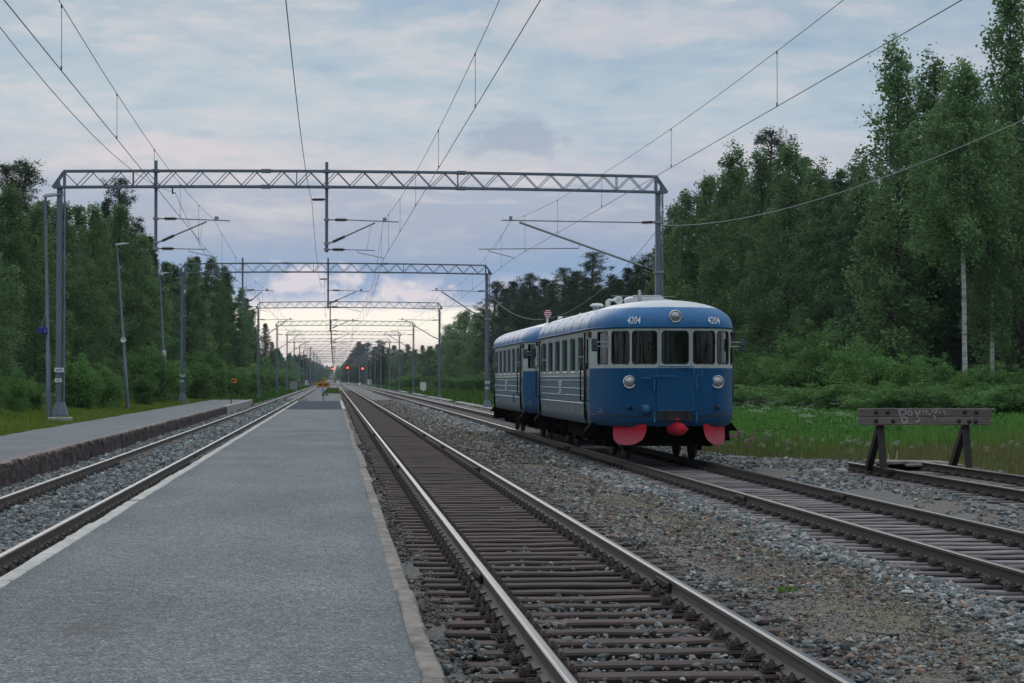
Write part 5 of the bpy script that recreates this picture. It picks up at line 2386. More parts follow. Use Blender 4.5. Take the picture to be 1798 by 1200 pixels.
    for y, z, h_ in ((3.2, 1.03, .12), (5.0, 1.04, .12), (6.2, 1.04, .12), (10.9, 1.04, .10)):
        q.box((-1.553, y, z), (.008, .10, h_))
    q.build('latch', MT['silver'], t)
    q = MB()
    q.box((-1.556, 2.905, 2.38), (.008, .05, .17))
    q.build('warning_mark', MT['red'], t)
    # ---- numbers on the roof band
    def curved_text(body, size, s_c, z_c, mat, off=.012, squeeze=1.0):
        me = text_mesh(body, size, mat)
        for v in me.vertices:
            v.co = P(s_c + v.co.x * squeeze, z_c + v.co.y, off)
        me.update()
        return me
    if number:
        link('number', curved_text('4204', .20, -s_lx(.84), 2.955, MT['white_mark'], squeeze=.74), roof)
        link('number', curved_text('4204', .20, s_lx(.86), 2.955, MT['white_mark'], squeeze=.84), roof)
    link('lettering', curved_text('Obeh\nTara 14,0kg', .07, -s_ly(1.10), 1.085, MT['steel_light'], squeeze=.8), body)
    # ---- floor, lining, seats, grab poles (seen through the panes)
    q = MB()
    q.box((0, YC, .93), (2.9, LEN - 2.6, .06))
    q.box((0, .98, .93), (2.3, .7, .06))
    fl = q.build('floor', MT['interior'], t)
    q = MB()
    for y in (1.62, LEN - 1.62):
        q.box((-.95, y + .35, 1.9), (.9, .03, 1.7))
        q.box((.95, y + .35, 1.9), (.9, .03, 1.7))
    q.box((0, .62, 1.72), (1.7, .35, .5), bev=.05)
    q.build('cab_partition', MT['brown_panel'], t)
    q = MB()
    q.box((0, 0, 1.40), (.85, .42, .12), bev=.03)
    q.box((0, .2, 1.70), (.85, .09, .70), bev=.03)
    q.box((0, 0, 1.14), (.08, .3, .45))
    sme = q.mesh('seat', MT['seat'])
    for i in range(8):
        for x in (-1.0, 1.0):
            link('seat', sme, t, (x, 3.5 + i * 1.05, 0))
    for i, x in enumerate((-.42, -.22, -.05, .10, .24, .95, 1.08)):
        q = MB()
        q.tube([(x, 2.5 + i * .6, 1.0), (x, 2.5 + i * .6, 2.7)], .022, 6)
        q.build('grab_pole', MT['yellow_rail'], t)
    q = MB()
    q.box((0, YC, .83), (2.55, LEN - 3.0, .10))
    q.box((0, .9, .83), (1.9, .8, .10))
    q.box((0, LEN - .9, .83), (1.9, .8, .10))
    # underfloor gear
    q.box((0, 7.35, .58), (2.3, 3.6, .42), bev=.04)
    q.box((-.9, 5.1, .60), (.5, .9, .36), bev=.03)
    q.box((.9, 9.6, .60), (.5, .9, .36), bev=.03)
    q.tube([(-.6, 4.4, .62), (-.6, 10.2, .62)], .11, 10)
    q.box((0, 1.2, .62), (1.6, .7, .30))
    q.box((0, LEN - 1.2, .62), (1.6, .7, .30))
    q.build('underframe', MT['undercar'], t)
    # ---- bogies
    for yb in (3.1, LEN - 3.1):
        q = MB()
        for sg in (-1, 1):
            q.box((sg * 1.05, yb, .50), (.12, 2.9, .16), bev=.02)
            for dy in (-1, 1):
                q.box((sg * 1.06, yb + dy, .42), (.22, .30, .28), bev=.03)
                q.lathe([(.06, 0), (.06, .24)], (sg * 1.05, yb + dy - .3, .42), (0, 0, 1), n=8)
                q.lathe([(.06, 0), (.06, .24)], (sg * 1.05, yb + dy + .3, .42), (0, 0, 1), n=8)
                q.box((sg * .80, yb + dy * 1.46, .38), (.10, .08, .34))
        q.box((0, yb, .56), (2.1, .5, .2), bev=.02)
        q.box((0, yb - 1.35, .42), (2.0, .08, .12))
        bg_ = q.build('bogie', MT['undercar'], t)
        for dy in (-1, 1):
            q = MB()
            for sg in (-1, 1):
                q.lathe([(.0, -.03), (.12, -.03), (.14, .01), (.33, .01), (.355, -.03), (.385, -.035), (.39, -.062), (.355, -.068), (.352, -.125 + .02), (.10, -.07), (.0, -.07)],
                        (sg * (GAUGE / 2 - .02), yb + dy, .352), (sg, 0, 0), n=28)
            q.tube([(-.8, yb + dy, .352), (.8, yb + dy, .352)], .07, 10)
            q.build('wheelset', MT['iron_black'], bg_)
    return t


M2MIR = M2('mirror housing', (.035, .05, .065), (.05, .07, .09), 6, .5)
CAR1 = (T3, (41.3 - .0891 * T3) / .996, 0)
c1 = railcar(CAR1, 'front blue railcar with round headlamps, red covered coupler and the number 4204', True)
c2 = railcar((T3, CAR1[1] + 15.2, 0), 'rear blue railcar half hidden by the front one, round red and white roof disc', False, True)

# ---- roof gear of the front car
def roof_z(x, y):
    k = abs(x) / HW
    return Z_GUT + ROOFH * max(0, 1 - k ** 2.5) ** (1 / 2.5)


q = MB()
q.prism([(-.42, 2.9, 3.40), (.50, 2.9, 3.40), (.42, 2.9, 3.50), (.26, 2.9, 3.52), (.18, 2.9, 3.60), (-.42, 2.9, 3.60), (-.47, 2.9, 3.54)], (0, 1.3, 0))
q.build('roof_vent', MT['white_mark'] if False else M2('whitened roof box', (.5, .52, .55), (.62, .63, .65), 5, .6), c1)
q = MB()
q.lathe([(.045, 0), (.045, .16), (.035, .17), (.035, .30), (.0, .33)], (-.36, 2.5, 3.38), (0, 0, 1), n=12)
q.tube([(-1.0, 2.5, 3.565), (.4, 2.5, 3.555)], .008, 5)
an = q.build('antenna', MT['steel_light'], c1)
q = MB()
q.box((-.95, 3.3, 3.36), (.10, .12, .28), bev=.015)
q.lathe([(.035, 0), (.028, .04), (.02, .16), (.035, .22), (.075, .30), (.10, .33), (.075, .32), (.0, .20)], (-.92, 3.26, 3.50), (.55, -.8, -.05), n=16)
q.lathe([(.03, 0), (.022, .04), (.018, .10), (.03, .14), (.07, .21), (.09, .23), (.06, .22), (.0, .12)], (-.95, 3.3, 3.505), (.75, -.6, 0), n=16)
q.build('horn', MT['white'], c1)
q = MB()
q.lathe([(.0, .20), (.10, .19), (.155, .15), (.16, .12), (.05, .12), (.05, .0)], (-1.12, 3.9, 3.26), (0, 0, 1), n=18)
for k in range(5):
    a = k * 1.257
    q.tube([(-1.12 + .06 * math.cos(a), 3.9 + .06 * math.sin(a), 3.26), (-1.12 + .11 * math.cos(a), 3.9 + .11 * math.sin(a), 3.39)], .012, 5)
q.build('roof_ventilator', MT['white'], c1)
q = MB()
q.lathe([(.03, -.06), (.03, .08), (.0, .09)], (-1.15, 6.2, 3.22), (0, 0, 1), n=8)
q.lathe([(.03, -.06), (.03, .08), (.0, .09)], (-.2, 5.5, 3.43), (0, 0, 1), n=8)
q.build('vent_cap', MT['white'], c1)
# ---- roof gear of the rear car
q = MB()
q.lathe([(.03, 0), (.03, .35)], (-.80, 2.2, 3.20), (0, 0, 1), n=8)
q.lathe([(.0, .18), (.10, .16), (.13, .12), (.05, .11), (.05, 0)], (-.80, 2.2, 3.22), (0, 0, 1), n=14)
dk = q.build('roof_ventilator', MT['white'], c2)
q = MB()
q.lathe([(.0, .0), (.115, .0), (.115, .02), (.0, .02)], (-.80, 2.12, 3.66), (0, -1, 0), n=24)
dd_ = q.build('disc', MT['red'], c2)
q = MB()
for i in range(4):
    z = 3.66 + (i - 1.5) * .058
    hw = math.sqrt(max(0, .113 ** 2 - (z - 3.66) ** 2)) * .98
    q.box((-.80, 2.096, z), (2 * hw, .004, .024))
q.build('stripe', MT['white_mark'], dd_)
q = MB()
q.box((-.10, 3.6, 3.52), (.42, .5, .20), bev=.02)
bxx = q.build('roof_box', MT['white'], c2)
q = MB()
q.box((-.06, 3.33, 3.55), (.30, .05, .13))
q.build('grille', MT['black'], bxx)
q = MB()
q.bar((.10, 3.6, 3.42), (.10, 3.6, 3.60), .02)
q.bar((.10, 3.6, 3.60), (.75, 3.6, 3.58), .02)
q.lathe([(.035, 0), (.03, .22), (.0, .24)], (.33, 3.5, 3.50), (0, 0, 1), n=8)
q.build('antenna', MT['white'], c2)

# ------------------------------------------------------------------ trees
def leaf_quads(c, size, r, droop=0.0, aspect=.55):
    """c (N,3) centres -> rhombus leaves with random orientation"""
    n = len(c)
    u = r.normal(0, 1, (n, 3))
    u[:, 2] = u[:, 2] * .6 - droop
    u /= np.linalg.norm(u, axis=1)[:, None]
    w = r.normal(0, 1, (n, 3))
    w -= u * (w * u).sum(1)[:, None]
    w /= np.linalg.norm(w, axis=1)[:, None]
    s = size * r.uniform(.6, 1.3, (n, 1))
    a, b = u * s * .5, w * s * .5 * aspect
    v = np.stack([c - a, c + b - a * .1, c + a, c - b - a * .1], 1).reshape(-1, 3)
    f = np.arange(n * 4).reshape(-1, 4)
    return v, f


def tree_meshes(kind, seed):
    """returns crown mesh, trunk mesh, height ; base at origin"""
    r = np.random.default_rng(seed)
    pr = random.Random(seed)
    tr = MB()
    CEN = []

    def clump(p, rad, n, zs=1.0):
        q = r.normal(0, 1, (n, 3)) * rad * .56
        q[:, 2] *= zs
        CEN.append(q + np.array(p))
    if kind in ('birch', 'aspen', 'birch_high', 'birch_thin', 'birch_cone'):
        H = 18.0
        base = {'birch': .10, 'aspen': .08, 'birch_high': .47, 'birch_thin': .25, 'birch_cone': .07}[kind]
        Rm = {'birch': 3.0, 'aspen': 3.0, 'birch_high': 2.7, 'birch_thin': 1.9, 'birch_cone': 3.2}[kind]
        sway = [(pr.uniform(-.25, .25), pr.uniform(-.25, .25)) for _ in range(8)]
        path = []
        for i in range(13):
            t = i / 12
            sx = sum(s[0] * math.sin(t * (k + 1) * 1.3 + k) for k, s in enumerate(sway[:4])) * t
            sy = sum(s[1] * math.sin(t * (k + 1) * 1.3 + k) for k, s in enumerate(sway[4:])) * t
            path.append(Vector((sx, sy, H * .98 * t - .3)))
        tr.tube(path, [.145 * (1 - i / 12.6) ** .8 + .006 for i in range(13)], 7)

        def at(t):
            k = min(11.999, max(0, t * 12))
            i = int(k)
            return path[i].lerp(path[i + 1], k - i)
        nl = 84 if kind != 'birch_thin' else 54
        for i in range(nl):
            t = base + (1 - base) * ((i + pr.random() * .8) / nl)
            k = (t - base) / (1 - base)
            prof = math.sin(math.pi * min(1, .20 + .80 * k)) ** .75 * (1 - .25 * k)
            if k > .6:
                prof *= 1 - (k - .6) * .9
            if kind == 'birch_cone':
                prof = (1 - k) ** .85 * (.55 + .45 * min(1, k * 5)) + .06 + .10 * math.sin(k * 23) * (1 - k)
            L = Rm * prof * pr.uniform(.6, 1.25) + .25
            az = i * 2.399 + pr.uniform(-.5, .5)
            el = .55 + .5 * k
            p0 = at(t)
            pts = [p0]
            n = 5
            for j in range(1, n + 1):
                u = j / n
                e = el - u * u * (1.0 if kind != 'aspen' else .5)
                pts.append(pts[-1] + Vector((math.cos(az) * math.cos(e), math.sin(az) * math.cos(e), math.sin(e))) * (L / n))
            tr.tube(pts, [.035 * (1 - k * .7) * (1 - j / (n + .6)) + .005 for j in range(n + 1)], 4, mi=1, caps=False)
            nc = max(2, int(2 + 4.2 * L / Rm))
            for j in range(nc):
                u = .30 + .75 * (j + pr.random()) / nc
                q = pts[0].lerp(pts[-1], u) if u > 1 else pts[min(n - 1, int(u * n))].lerp(pts[min(n, int(u * n) + 1)], u * n - int(u * n))
                q = q + Vector((pr.gauss(0, .22), pr.gauss(0, .22), pr.gauss(-.12, .22)))
                rad = pr.uniform(.26, .58) * (1 - .30 * k)
                clump(q, rad, int(92 * (rad / .45) ** 1.4), 1.3 if kind != 'aspen' else .8)
            # hanging twigs
            if kind.startswith('birch') and pr.random() < .6:
                q = pts[-1]
                for d in range(3):
                    clump(q + Vector((pr.gauss(0, .1), pr.gauss(0, .1), -.28 * d)), .2, 24, 1.3)
        for k in range(5):
            clump(at(.955) + Vector((pr.gauss(0, .12), pr.gauss(0, .12), k * .18 - .3)), .26, 26, 1.4)
        c = np.concatenate(CEN)
        v, f = leaf_quads(c, .17 if kind != 'aspen' else .185, r, .35 if kind != 'aspen' else 0, .66)
        mat = MT['leaf_aspen'] if kind == 'aspen' else MT['leaf_birch']
        bark = [MT['bark_birch'] if kind in ('birch_high', 'birch_thin') else MT['bark_dark'], MT['bark_dark']]
    elif kind == 'spruce':
        H = 18.0
        tr.tube([(0, 0, -.3), (0, 0, H * .5), (.05, 0, H)], [.2, .11, .01], 7)
        z = 1.0
        while z < H - .3:
            k = z / H
            L = 2.5 * (1 - k) ** .8 * pr.uniform(.8, 1.1) + .15
            nb = 13 if k < .8 else 8
            for b in range(nb):
                az = pr.uniform(0, 6.28)
                Lb = L * pr.uniform(.55, 1.15)
                n = max(3, int(Lb / .25))
                for j in range(n):
                    u = (j + 1) / n
                    p = Vector((math.cos(az) * Lb * u, math.sin(az) * Lb * u, z - .35 * Lb * u + .25 * Lb * u * u))
                    clump(p, .17 + .16 * (1 - u), 20, .6)
            z += .36 * (1.15 - k * .6)
        clump((0.05, 0, H - .1), .12, 14, 2.5)
        c = np.concatenate(CEN)
        v, f = leaf_quads(c, .15, r, .1, .28)
        mat, bark = MT['needle'], MT['bark_dark']
    elif kind == 'pine':
        H = 18.0
        path = [Vector((.35 * math.sin(i * .5 + seed), .3 * math.cos(i * .4 + seed), H * .97 * i / 10 - .3)) for i in range(11)]
        path[0] = Vector((path[1].x, path[1].y, -.3))
        tr.tube(path, [.21 * (1 - i / 10.8) ** .7 + .01 for i in range(11)], 7)
        nl = 56
        for i in range(nl):
            t = .22 + .78 * (i + pr.random()) / nl
            k = (t - .22) / .78
            L = (2.3 * math.sin(math.pi * min(1, .22 + .70 * k)) ** .8 * (1 - .35 * k) + .2) * pr.uniform(.5, 1.2)
            az = i * 2.4 + pr.uniform(-.6, .6)
            kk = min(9.999, t * 10)
            p0 = path[int(kk)].lerp(path[int(kk) + 1], kk - int(kk))
            el = .15 + .5 * k
            pts = [p0 + Vector((math.cos(az) * math.cos(el), math.sin(az) * math.cos(el), math.sin(el) + .25 * u)) * (L * u) for u in (0, .35, .7, 1)]
            tr.tube(pts, [.05, .035, .022, .01], 4, caps=False)
            for j in range(max(2, int(L / .38))):
                u = .35 + .7 * (j + pr.random()) / max(2, int(L / .38))
                q = pts[0].lerp(pts[-1], min(1.05, u)) + Vector((pr.gauss(0, .22), pr.gauss(0, .22), pr.gauss(.08, .15)))
                for s in range(3):
                    clump(q + Vector((pr.gauss(0, .22), pr.gauss(0, .22), pr.gauss(.05, .15))), pr.uniform(.22, .40), 52, .8)
        for k in range(3):
            clump((path[-1].x, path[-1].y, H * .97 - .35 + k * .25), .18, 22, 1.6)
        c = np.concatenate(CEN)
        v, f = leaf_quads(c, .20, r, -.25, .26)
        mat, bark = MT['needle_pine'], MT['bark_pine']
    elif kind in ('bush', 'bush_cone'):
        H = 4.0
        ns = 13 if kind == 'bush' else 7
        for i in range(ns):
            az = i * 2.4 + pr.uniform(-.4, .4)
            sp = pr.uniform(.15, 1.0) * (1.5 if kind == 'bush' else .55)
            h = H * pr.uniform(.55, 1.0) * (1 - .18 * sp / 1.5)
            p0 = Vector((pr.gauss(0, .15), pr.gauss(0, .15), -.1))
            p1 = Vector((math.cos(az) * sp, math.sin(az) * sp, h))
            mid = p0.lerp(p1, .5) + Vector((math.cos(az) * .2, math.sin(az) * .2, .25))
            tr.tube([p0, mid, p1], [.035, .022, .008], 4, caps=False)
            for j in range(11):
                u = .08 + .92 * (j + pr.random()) / 11
                q = p0.lerp(mid, u * 2) if u < .5 else mid.lerp(p1, u * 2 - 1)
                rad = pr.uniform(.22, .50) * (1.1 - .45 * u)
                clump(q + Vector((pr.gauss(0, .28), pr.gauss(0, .28), pr.gauss(0, .12))), rad, int(110 * rad / .35), .9)
        c = np.concatenate(CEN)
        c = c[c[:, 2] > .02]
        v, f = leaf_quads(c, .125, r, 0, .5)
        mat, bark = MT['leaf_bush'], MT['bark_dark']
    crown = npmesh('crown', v, f, mat)
    trunk = tr.mesh('trunk', bark)
    return crown, trunk, H


TM = {}
for k, seeds in {'birch': (1, 2, 3), 'birch_cone': (21, 22, 23), 'aspen': (4, 5), 'birch_high': (6, 14), 'birch_thin': (7,), 'spruce': (8, 9), 'pine': (10, 11), 'bush': (12, 13, 15), 'bush_cone': (16,)}.items():
    TM[k] = [tree_meshes(k, s) for s in seeds]
# broad leafy variants of the crown with a greener willow leaf
_tr = random.Random(99)
NTREE = [0]


def tree(kind, x, y, h, label, cat, group, wid=1.0, name=None, rot=None):
    var = TM[kind]
    crown, trunk, H = var[NTREE[0] % len(var)]
    NTREE[0] += 1
    z = ground_z(x, y)
    s = h / H
    nm = name or {'birch': 'birch_tree', 'birch_high': 'birch_tree', 'birch_thin': 'birch_tree', 'birch_cone': 'birch_tree', 'aspen': 'leafy_tree', 'spruce': 'spruce_tree', 'pine': 'pine_tree', 'bush': 'bush', 'bush_cone': 'sapling'}[kind]
    if kind == 'pine' and wid > 1.2:
        wid *= .68
    ws = s ** .75 * wid if H > 10 else s * wid
    t = empty(nm, (x, y, z), label, cat, group, rot=(0, 0, _tr.uniform(0, 6.28) if rot is None else rot))
    t.scale = (ws, ws, s)
    link('trunk', trunk, t)
    link('crown', crown, t)
    return t


def tree_px(kind, px, top, D, label, cat, group, wid=1.0):
    x, y = XY(px, D)
    h = EYE + (666 - top) * D / F - ground_z(x, y)
    return tree(kind, x, y, h, label, cat, group, wid)


NAMES = {'birch': 'birch', 'birch_cone': 'birch', 'birch_high': 'birch', 'birch_thin': 'birch', 'aspen': 'leafy tree', 'spruce': 'spruce', 'pine': 'pine', 'bush': 'bush', 'bush_cone': 'sapling'}


def row(items, look, where, group):
    """items: (kind, px, top, D[, width[, own label]])"""
    cnt = 0
    for it in items:
        kind, px, top, D = it[:4]
        wid = it[4] if len(it) > 4 and it[4] else 1.0
        cnt += 1
        nm = NAMES[kind]
        lab = it[5] if len(it) > 5 else '%s %s, %s %s' % (look[kind] if kind in look else look['*'], nm, ORD[cnt], where)
        tree_px(kind, px, top, D, lab, nm if nm != 'leafy tree' else 'tree', group, wid)


LK = {'birch_cone': 'tall tapering', 'birch': 'broad leafy', 'birch_high': 'high-crowned', 'birch_thin': 'slender', 'aspen': 'dense', 'pine': 'dark ragged', 'spruce': 'pointed dark', 'bush': 'light green', '*': 'green'}
# left forest, first row
row([('birch', -40, 330, 80), ('birch', 18, 318, 92, 1.0), ('birch', 62, 352, 99), ('birch', 112, 346, 112, 1.05), ('birch', 158, 352, 121, 1.0), ('birch', 205, 350, 134, 1.0, 'tall leafy birch right of the ragged pine, behind the middle lamp post'), ('birch', 250, 402, 150, .95),
     ('aspen', 286, 452, 168), ('birch', 330, 446, 190, 1.1), ('birch', 372, 446, 215, 1.0), ('aspen', 400, 468, 245, 1.0), ('birch', 420, 500, 280, .9), ('aspen', 436, 545, 330, 1.0), ('spruce', 449, 582, 380, 1.2)],
    LK, 'in the front row behind the lamp posts, from the near end', 'front row of trees behind the side platform')
# left forest, second row: taller pines
row([('pine', 5, 284, 108, 1.0, 'ragged pine crown rising above the birches at the picture edge'), ('pine', 38, 272, 116, 1.1, 'tallest ragged pine above the near end of the left birches'), ('aspen', 85, 340, 125, 1.1), ('aspen', 130, 350, 140, 1.1),
     ('pine', 207, 308, 150, 1.35, 'tall dark pine standing clear above the birches beside the first gantry'), ('pine', 240, 384, 152, 1.3, 'dark pine leaning out just right of the tallest one'), ('spruce', 262, 412, 176, 1.3), ('pine', 300, 458, 190, 1.2), ('spruce', 345, 448, 215, 1.1), ('aspen', 390, 460, 250, 1.0), ('spruce', 432, 522, 330, 1.4), ('pine', 444, 540, 360, 1.4), ('spruce', 466, 567, 440, 1.5), ('spruce', 478, 600, 520, 1.4)],
    LK, 'in the second row behind the lamp posts', 'second row of trees behind the side platform')
# left forest, deeper filler
for i, (px, top, D) in enumerate([(-30, 380, 110), (60, 380, 135), (110, 380, 150), (165, 370, 165), (185, 350, 190), (225, 400, 185), (270, 440, 205), (310, 470, 220), (340, 465, 240), (365, 470, 260), (395, 480, 290), (-5, 420, 100), (140, 420, 150)]):
    tree_px(('spruce', 'aspen')[i % 2], px, top, D, 'shaded %s deep behind the lamp posts, %s in that hidden row' % (('spruce', 'leafy tree')[i % 2], ORD[i + 1]), 'tree', 'trees deep in the left forest', 1.15)
# left undergrowth
row([('bush', -20, 640, 72, 1.1), ('bush', 25, 640, 78, 1.0), ('bush', 58, 655, 83), ('bush', 130, 610, 92, 1.1), ('bush', 150, 650, 92), ('bush', 178, 630, 99, 1.2), ('bush', 200, 655, 103), ('bush', 250, 640, 114, 1.1), ('bush', 262, 600, 126, 1.3), ('bush', 305, 630, 135, 1.2), ('bush', 345, 612, 150, 1.3), ('bush', 340, 640, 148, 1.2),
     ('bush_cone', 378, 603, 168, 1.4, 'tall cone-shaped bright green sapling left of the small arrow sign'), ('bush', 395, 630, 180, 1.4), ('bush', 415, 640, 200, 1.5), ('bush', 436, 640, 235, 1.6), ('bush', 448, 620, 300, 1.6), ('bush', 470, 640, 380, 1.7), ('bush', 490, 645, 470, 1.8), ('bush', 505, 648, 560, 2)],
    {'*': 'light green'}, 'from the near end beside the side platform', 'bushes beside the side platform')

# right forest, first row
row([('birch_cone', 1792, -45, 104, 1.0, 'tallest leafy birch at the very edge of the picture'), ('birch_thin', 1742, 160, 101, .9, 'thin birch with a pale trunk between the two tallest ones'), ('birch_high', 1694, 96, 99, 1.0, 'tall birch with a bare white trunk standing above the buffer stop'), ('birch_cone', 1645, 96, 118, 1.15), ('birch_cone', 1572, 62, 116, 1.1, 'tall pointed birch rising above the bushes left of the buffer stop'), ('aspen', 1515, 270, 122, 1.05),
     ('aspen', 1480, 284, 132, 1.1), ('birch_cone', 1440, 280, 134, 1.2), ('birch', 1385, 243, 139, 1.2), ('birch', 1335, 256, 146, 1.0), ('birch_cone', 1290, 250, 152, 1.3), ('birch', 1248, 298, 158, 1.0), ('birch_thin', 1203, 322, 160, 1.2), ('birch', 1180, 352, 168, 1.0)],
    LK, 'in the front row behind the buffer stop', 'front row of trees right of the line')
row([('pine', 1350, 216, 166, 1.1, 'dark pine top poking above the birches right of the first gantry'), ('spruce', 1640, 200, 130, 1.4), ('aspen', 1600, 180, 140, 1.2), ('aspen', 1750, 200, 122, 1.2), ('spruce', 1690, 260, 125, 1.5), ('spruce', 1540, 330, 140, 1.5), ('aspen', 1500, 300, 150, 1.2), ('spruce', 1460, 310, 150, 1.4), ('aspen', 1415, 262, 155, 1.2), ('spruce', 1370, 300, 160, 1.4), ('aspen', 1310, 280, 175, 1.2), ('spruce', 1270, 330, 178, 1.5), ('aspen', 1222, 330, 180, 1.1), ('spruce', 1170, 400, 190, 1.3), ('aspen', 1790, 150, 125, 1.3)],
    LK, 'in the second row behind the buffer stop', 'second row of trees right of the line')
for i, (px, top, D) in enumerate([(1780, 300, 112), (1730, 330, 114), (1665, 330, 118), (1610, 330, 124), (1560, 360, 128), (1520, 380, 132), (1495, 400, 138), (1430, 400, 145), (1400, 380, 150), (1345, 380, 158), (1300, 400, 164), (1260, 400, 170), (1215, 420, 176), (1190, 430, 185), (1640, 420, 118), (1700, 420, 114), (1760, 420, 110), (1800, 400, 108), (1590, 440, 122)]):
    tree_px('spruce', px, top, D, 'shaded spruce deep behind the buffer stop, %s in that hidden row' % ORD[i + 1], 'spruce', 'trees deep in the right forest', 1.6)
# conifers behind the railcars
row([('pine', 1142, 440, 186, 1.81), ('spruce', 1122, 458, 198, 1.74), ('spruce', 1104, 468, 200, 1.74), ('spruce', 1088, 488, 208, 1.74), ('spruce', 1076, 482, 212, 1.89), ('pine', 1047, 440, 222, 1.89, 'tallest spiky pine standing up behind the railcar roof horns'), ('spruce', 1030, 486, 230, 1.89), ('spruce', 1012, 474, 238, 1.89), ('spruce', 1000, 490, 250, 1.89), ('pine', 986, 468, 256, 1.89),
     ('spruce', 970, 495, 268, 2.03), ('spruce', 956, 488, 280, 2.03), ('pine', 932, 476, 298, 2.03), ('spruce', 918, 500, 310, 2.03), ('spruce', 902, 492, 326, 2.17), ('spruce', 887, 505, 345, 2.17), ('pine', 872, 490, 360, 2.17)],
    LK, 'from the gantry leg in the row behind the railcars', 'conifers behind the railcars')
for i in range(16):
    px = 1150 - i * 17.5
    D = 29 * F / (px - 586) * 1.04
    tree_px(('spruce', 'aspen', 'spruce')[i % 3], px, 500 + (i % 4) * 7 - max(0, 5 - i) * 5, D, 'low dark %s behind the railcars, %s outward from the gantry leg' % (('spruce', 'leafy tree', 'spruce')[i % 3], ORD[i + 1]), 'tree', 'low trees behind the railcars', 1.5)
# airy birches left of the railcars
row([('birch_thin', 850, 540, 392, 2.0), ('birch', 836, 546, 410, 1.4), ('birch_thin', 820, 540, 428, 2.1), ('birch', 804, 550, 455, 1.5), ('birch_thin', 792, 566, 480, 2.0), ('birch', 782, 588, 500, 1.6), ('spruce', 768, 604, 560, 2.0), ('birch', 752, 606, 600, 2.0), ('spruce', 742, 606, 640, 2.0), ('birch', 728, 612, 680, 2.2), ('spruce', 716, 604, 740, 2.3), ('birch', 704, 612, 800, 2.4), ('spruce', 692, 606, 860, 2.6), ('spruce', 682, 610, 900, 2.6)],
    LK, 'outward from the second gantry, right of the line', 'far trees right of the line')
row([('spruce', 672, 606, 640, 2.1), ('pine', 666, 596, 650, 2.4, 'tall dark pine on the far right of the signals'), ('spruce', 658, 608, 700, 2.4), ('pine', 646, 600, 800, 2.6), ('spruce', 638, 604, 850, 2.6), ('spruce', 630, 600, 900, 2.8, 'tall dark spruce standing right behind the rightmost red signal'), ('pine', 624, 610, 950, 3.0), ('spruce', 617, 620, 1020, 3.2), ('birch', 610, 630, 1100, 3.2), ('birch', 604, 638, 1200, 3.4)],
    LK, 'from the masts in the clump behind the signals', 'trees behind the red signals')
row([('spruce', 496, 628, 700, 2.6), ('birch', 506, 632, 760, 2.8), ('birch', 516, 634, 820, 3.0), ('spruce', 526, 622, 900, 3.0), ('spruce', 534, 622, 960, 3.2), ('birch', 542, 628, 1050, 3.4), ('spruce', 550, 634, 1150, 3.8), ('spruce', 558, 638, 1280, 4.2), ('birch', 565, 644, 1420, 4.6)],
    LK, 'beyond the hut, left of the line', 'far trees left of the line')
# right undergrowth
row([('bush', 1790, 640, 95, 1.2), ('bush', 1740, 630, 96, 1.4), ('bush', 1690, 640, 97, 1.2), ('bush', 1650, 620, 99, 1.3), ('bush', 1600, 615, 101, 1.3), ('bush', 1555, 595, 104, 1.2), ('bush', 1500, 590, 107, 1.3), ('bush', 1450, 580, 111, 1.2), ('bush', 1395, 600, 114, 1.3), ('bush', 1350, 630, 116, 1.4), ('bush', 1310, 620, 120, 1.4), ('bush', 1300, 590, 136, 1.2), ('bush', 1420, 560, 124, 1.1, 'tall bright green willow bush between the railcar and the pointed birch'), ('bush', 1475, 545, 122, 1.0, 'tallest bright willow bush at the foot of the pointed birch')],
    {'*': 'light green'}, 'from the near end behind the buffer stop', 'bushes right of the line')
row([('bush', 1785, 668, 82, 3.4), ('bush', 1745, 676, 84, 3.0), ('bush', 1705, 672, 86, 3.4), ('bush', 1660, 680, 88, 3.0), ('bush', 1620, 672, 89, 3.0), ('bush', 1575, 668, 91, 3.4), ('bush', 1535, 676, 94, 3.0), ('bush', 1490, 664, 97, 3.0), ('bush', 1440, 670, 100, 3.4), ('bush', 1400, 678, 103, 3.0), ('bush', 1355, 676, 107, 3.4), ('bush', 1315, 672, 110, 3.4)],
    {'*': 'low green'}, 'from the near end along the edge of the meadow', 'low bushes at the meadow edge')
row([('bush', 845, 650, 290, 1.6), ('bush', 820, 655, 310, 1.8), ('bush', 795, 660, 340, 1.8), ('bush', 775, 655, 380, 2.0), ('bush', 725, 652, 420, 2.2), ('bush', 705, 660, 430, 2.2, 'round bright green bush beside the fifth gantry leg'), ('bush', 690, 662, 520, 2.4), ('bush', 675, 662, 640, 2.6), ('bush', 660, 664, 760, 2.8)],
    {'*': 'light green'}, 'beyond the second gantry, right of the line', 'far bushes right of the line')

# distant wood on both sides and across the end of the line, one mass
def wood_mass(name, spots, label_kind='stuff'):
    V, Fc = [], []
    r = np.random.default_rng(17)
    off = 0
    for (x, y, h, w) in spots:
        n = 900 if y < 620 else 340
        if y < 84:
            n = 400
        t = r.uniform(0, 1, n)
        rad = w * (1 - t) ** .6 * r.uniform(.3, 1, n)
        a = r.uniform(0, 6.28, n)
        c = np.stack([x + rad * np.cos(a), y + rad * np.sin(a), ground_z(x, y) + h * (.05 + .95 * t)], 1)
        v, f = leaf_quads(c, h * (.06 if y < 620 else .12), r, 0, .7)
        V.append(v)
        Fc.append(f + off)
        off += len(v)
    me = npmesh(name, np.concatenate(V), np.concatenate(Fc), MT['leaf_aspen'])
    return link(name, me, kind=label_kind)


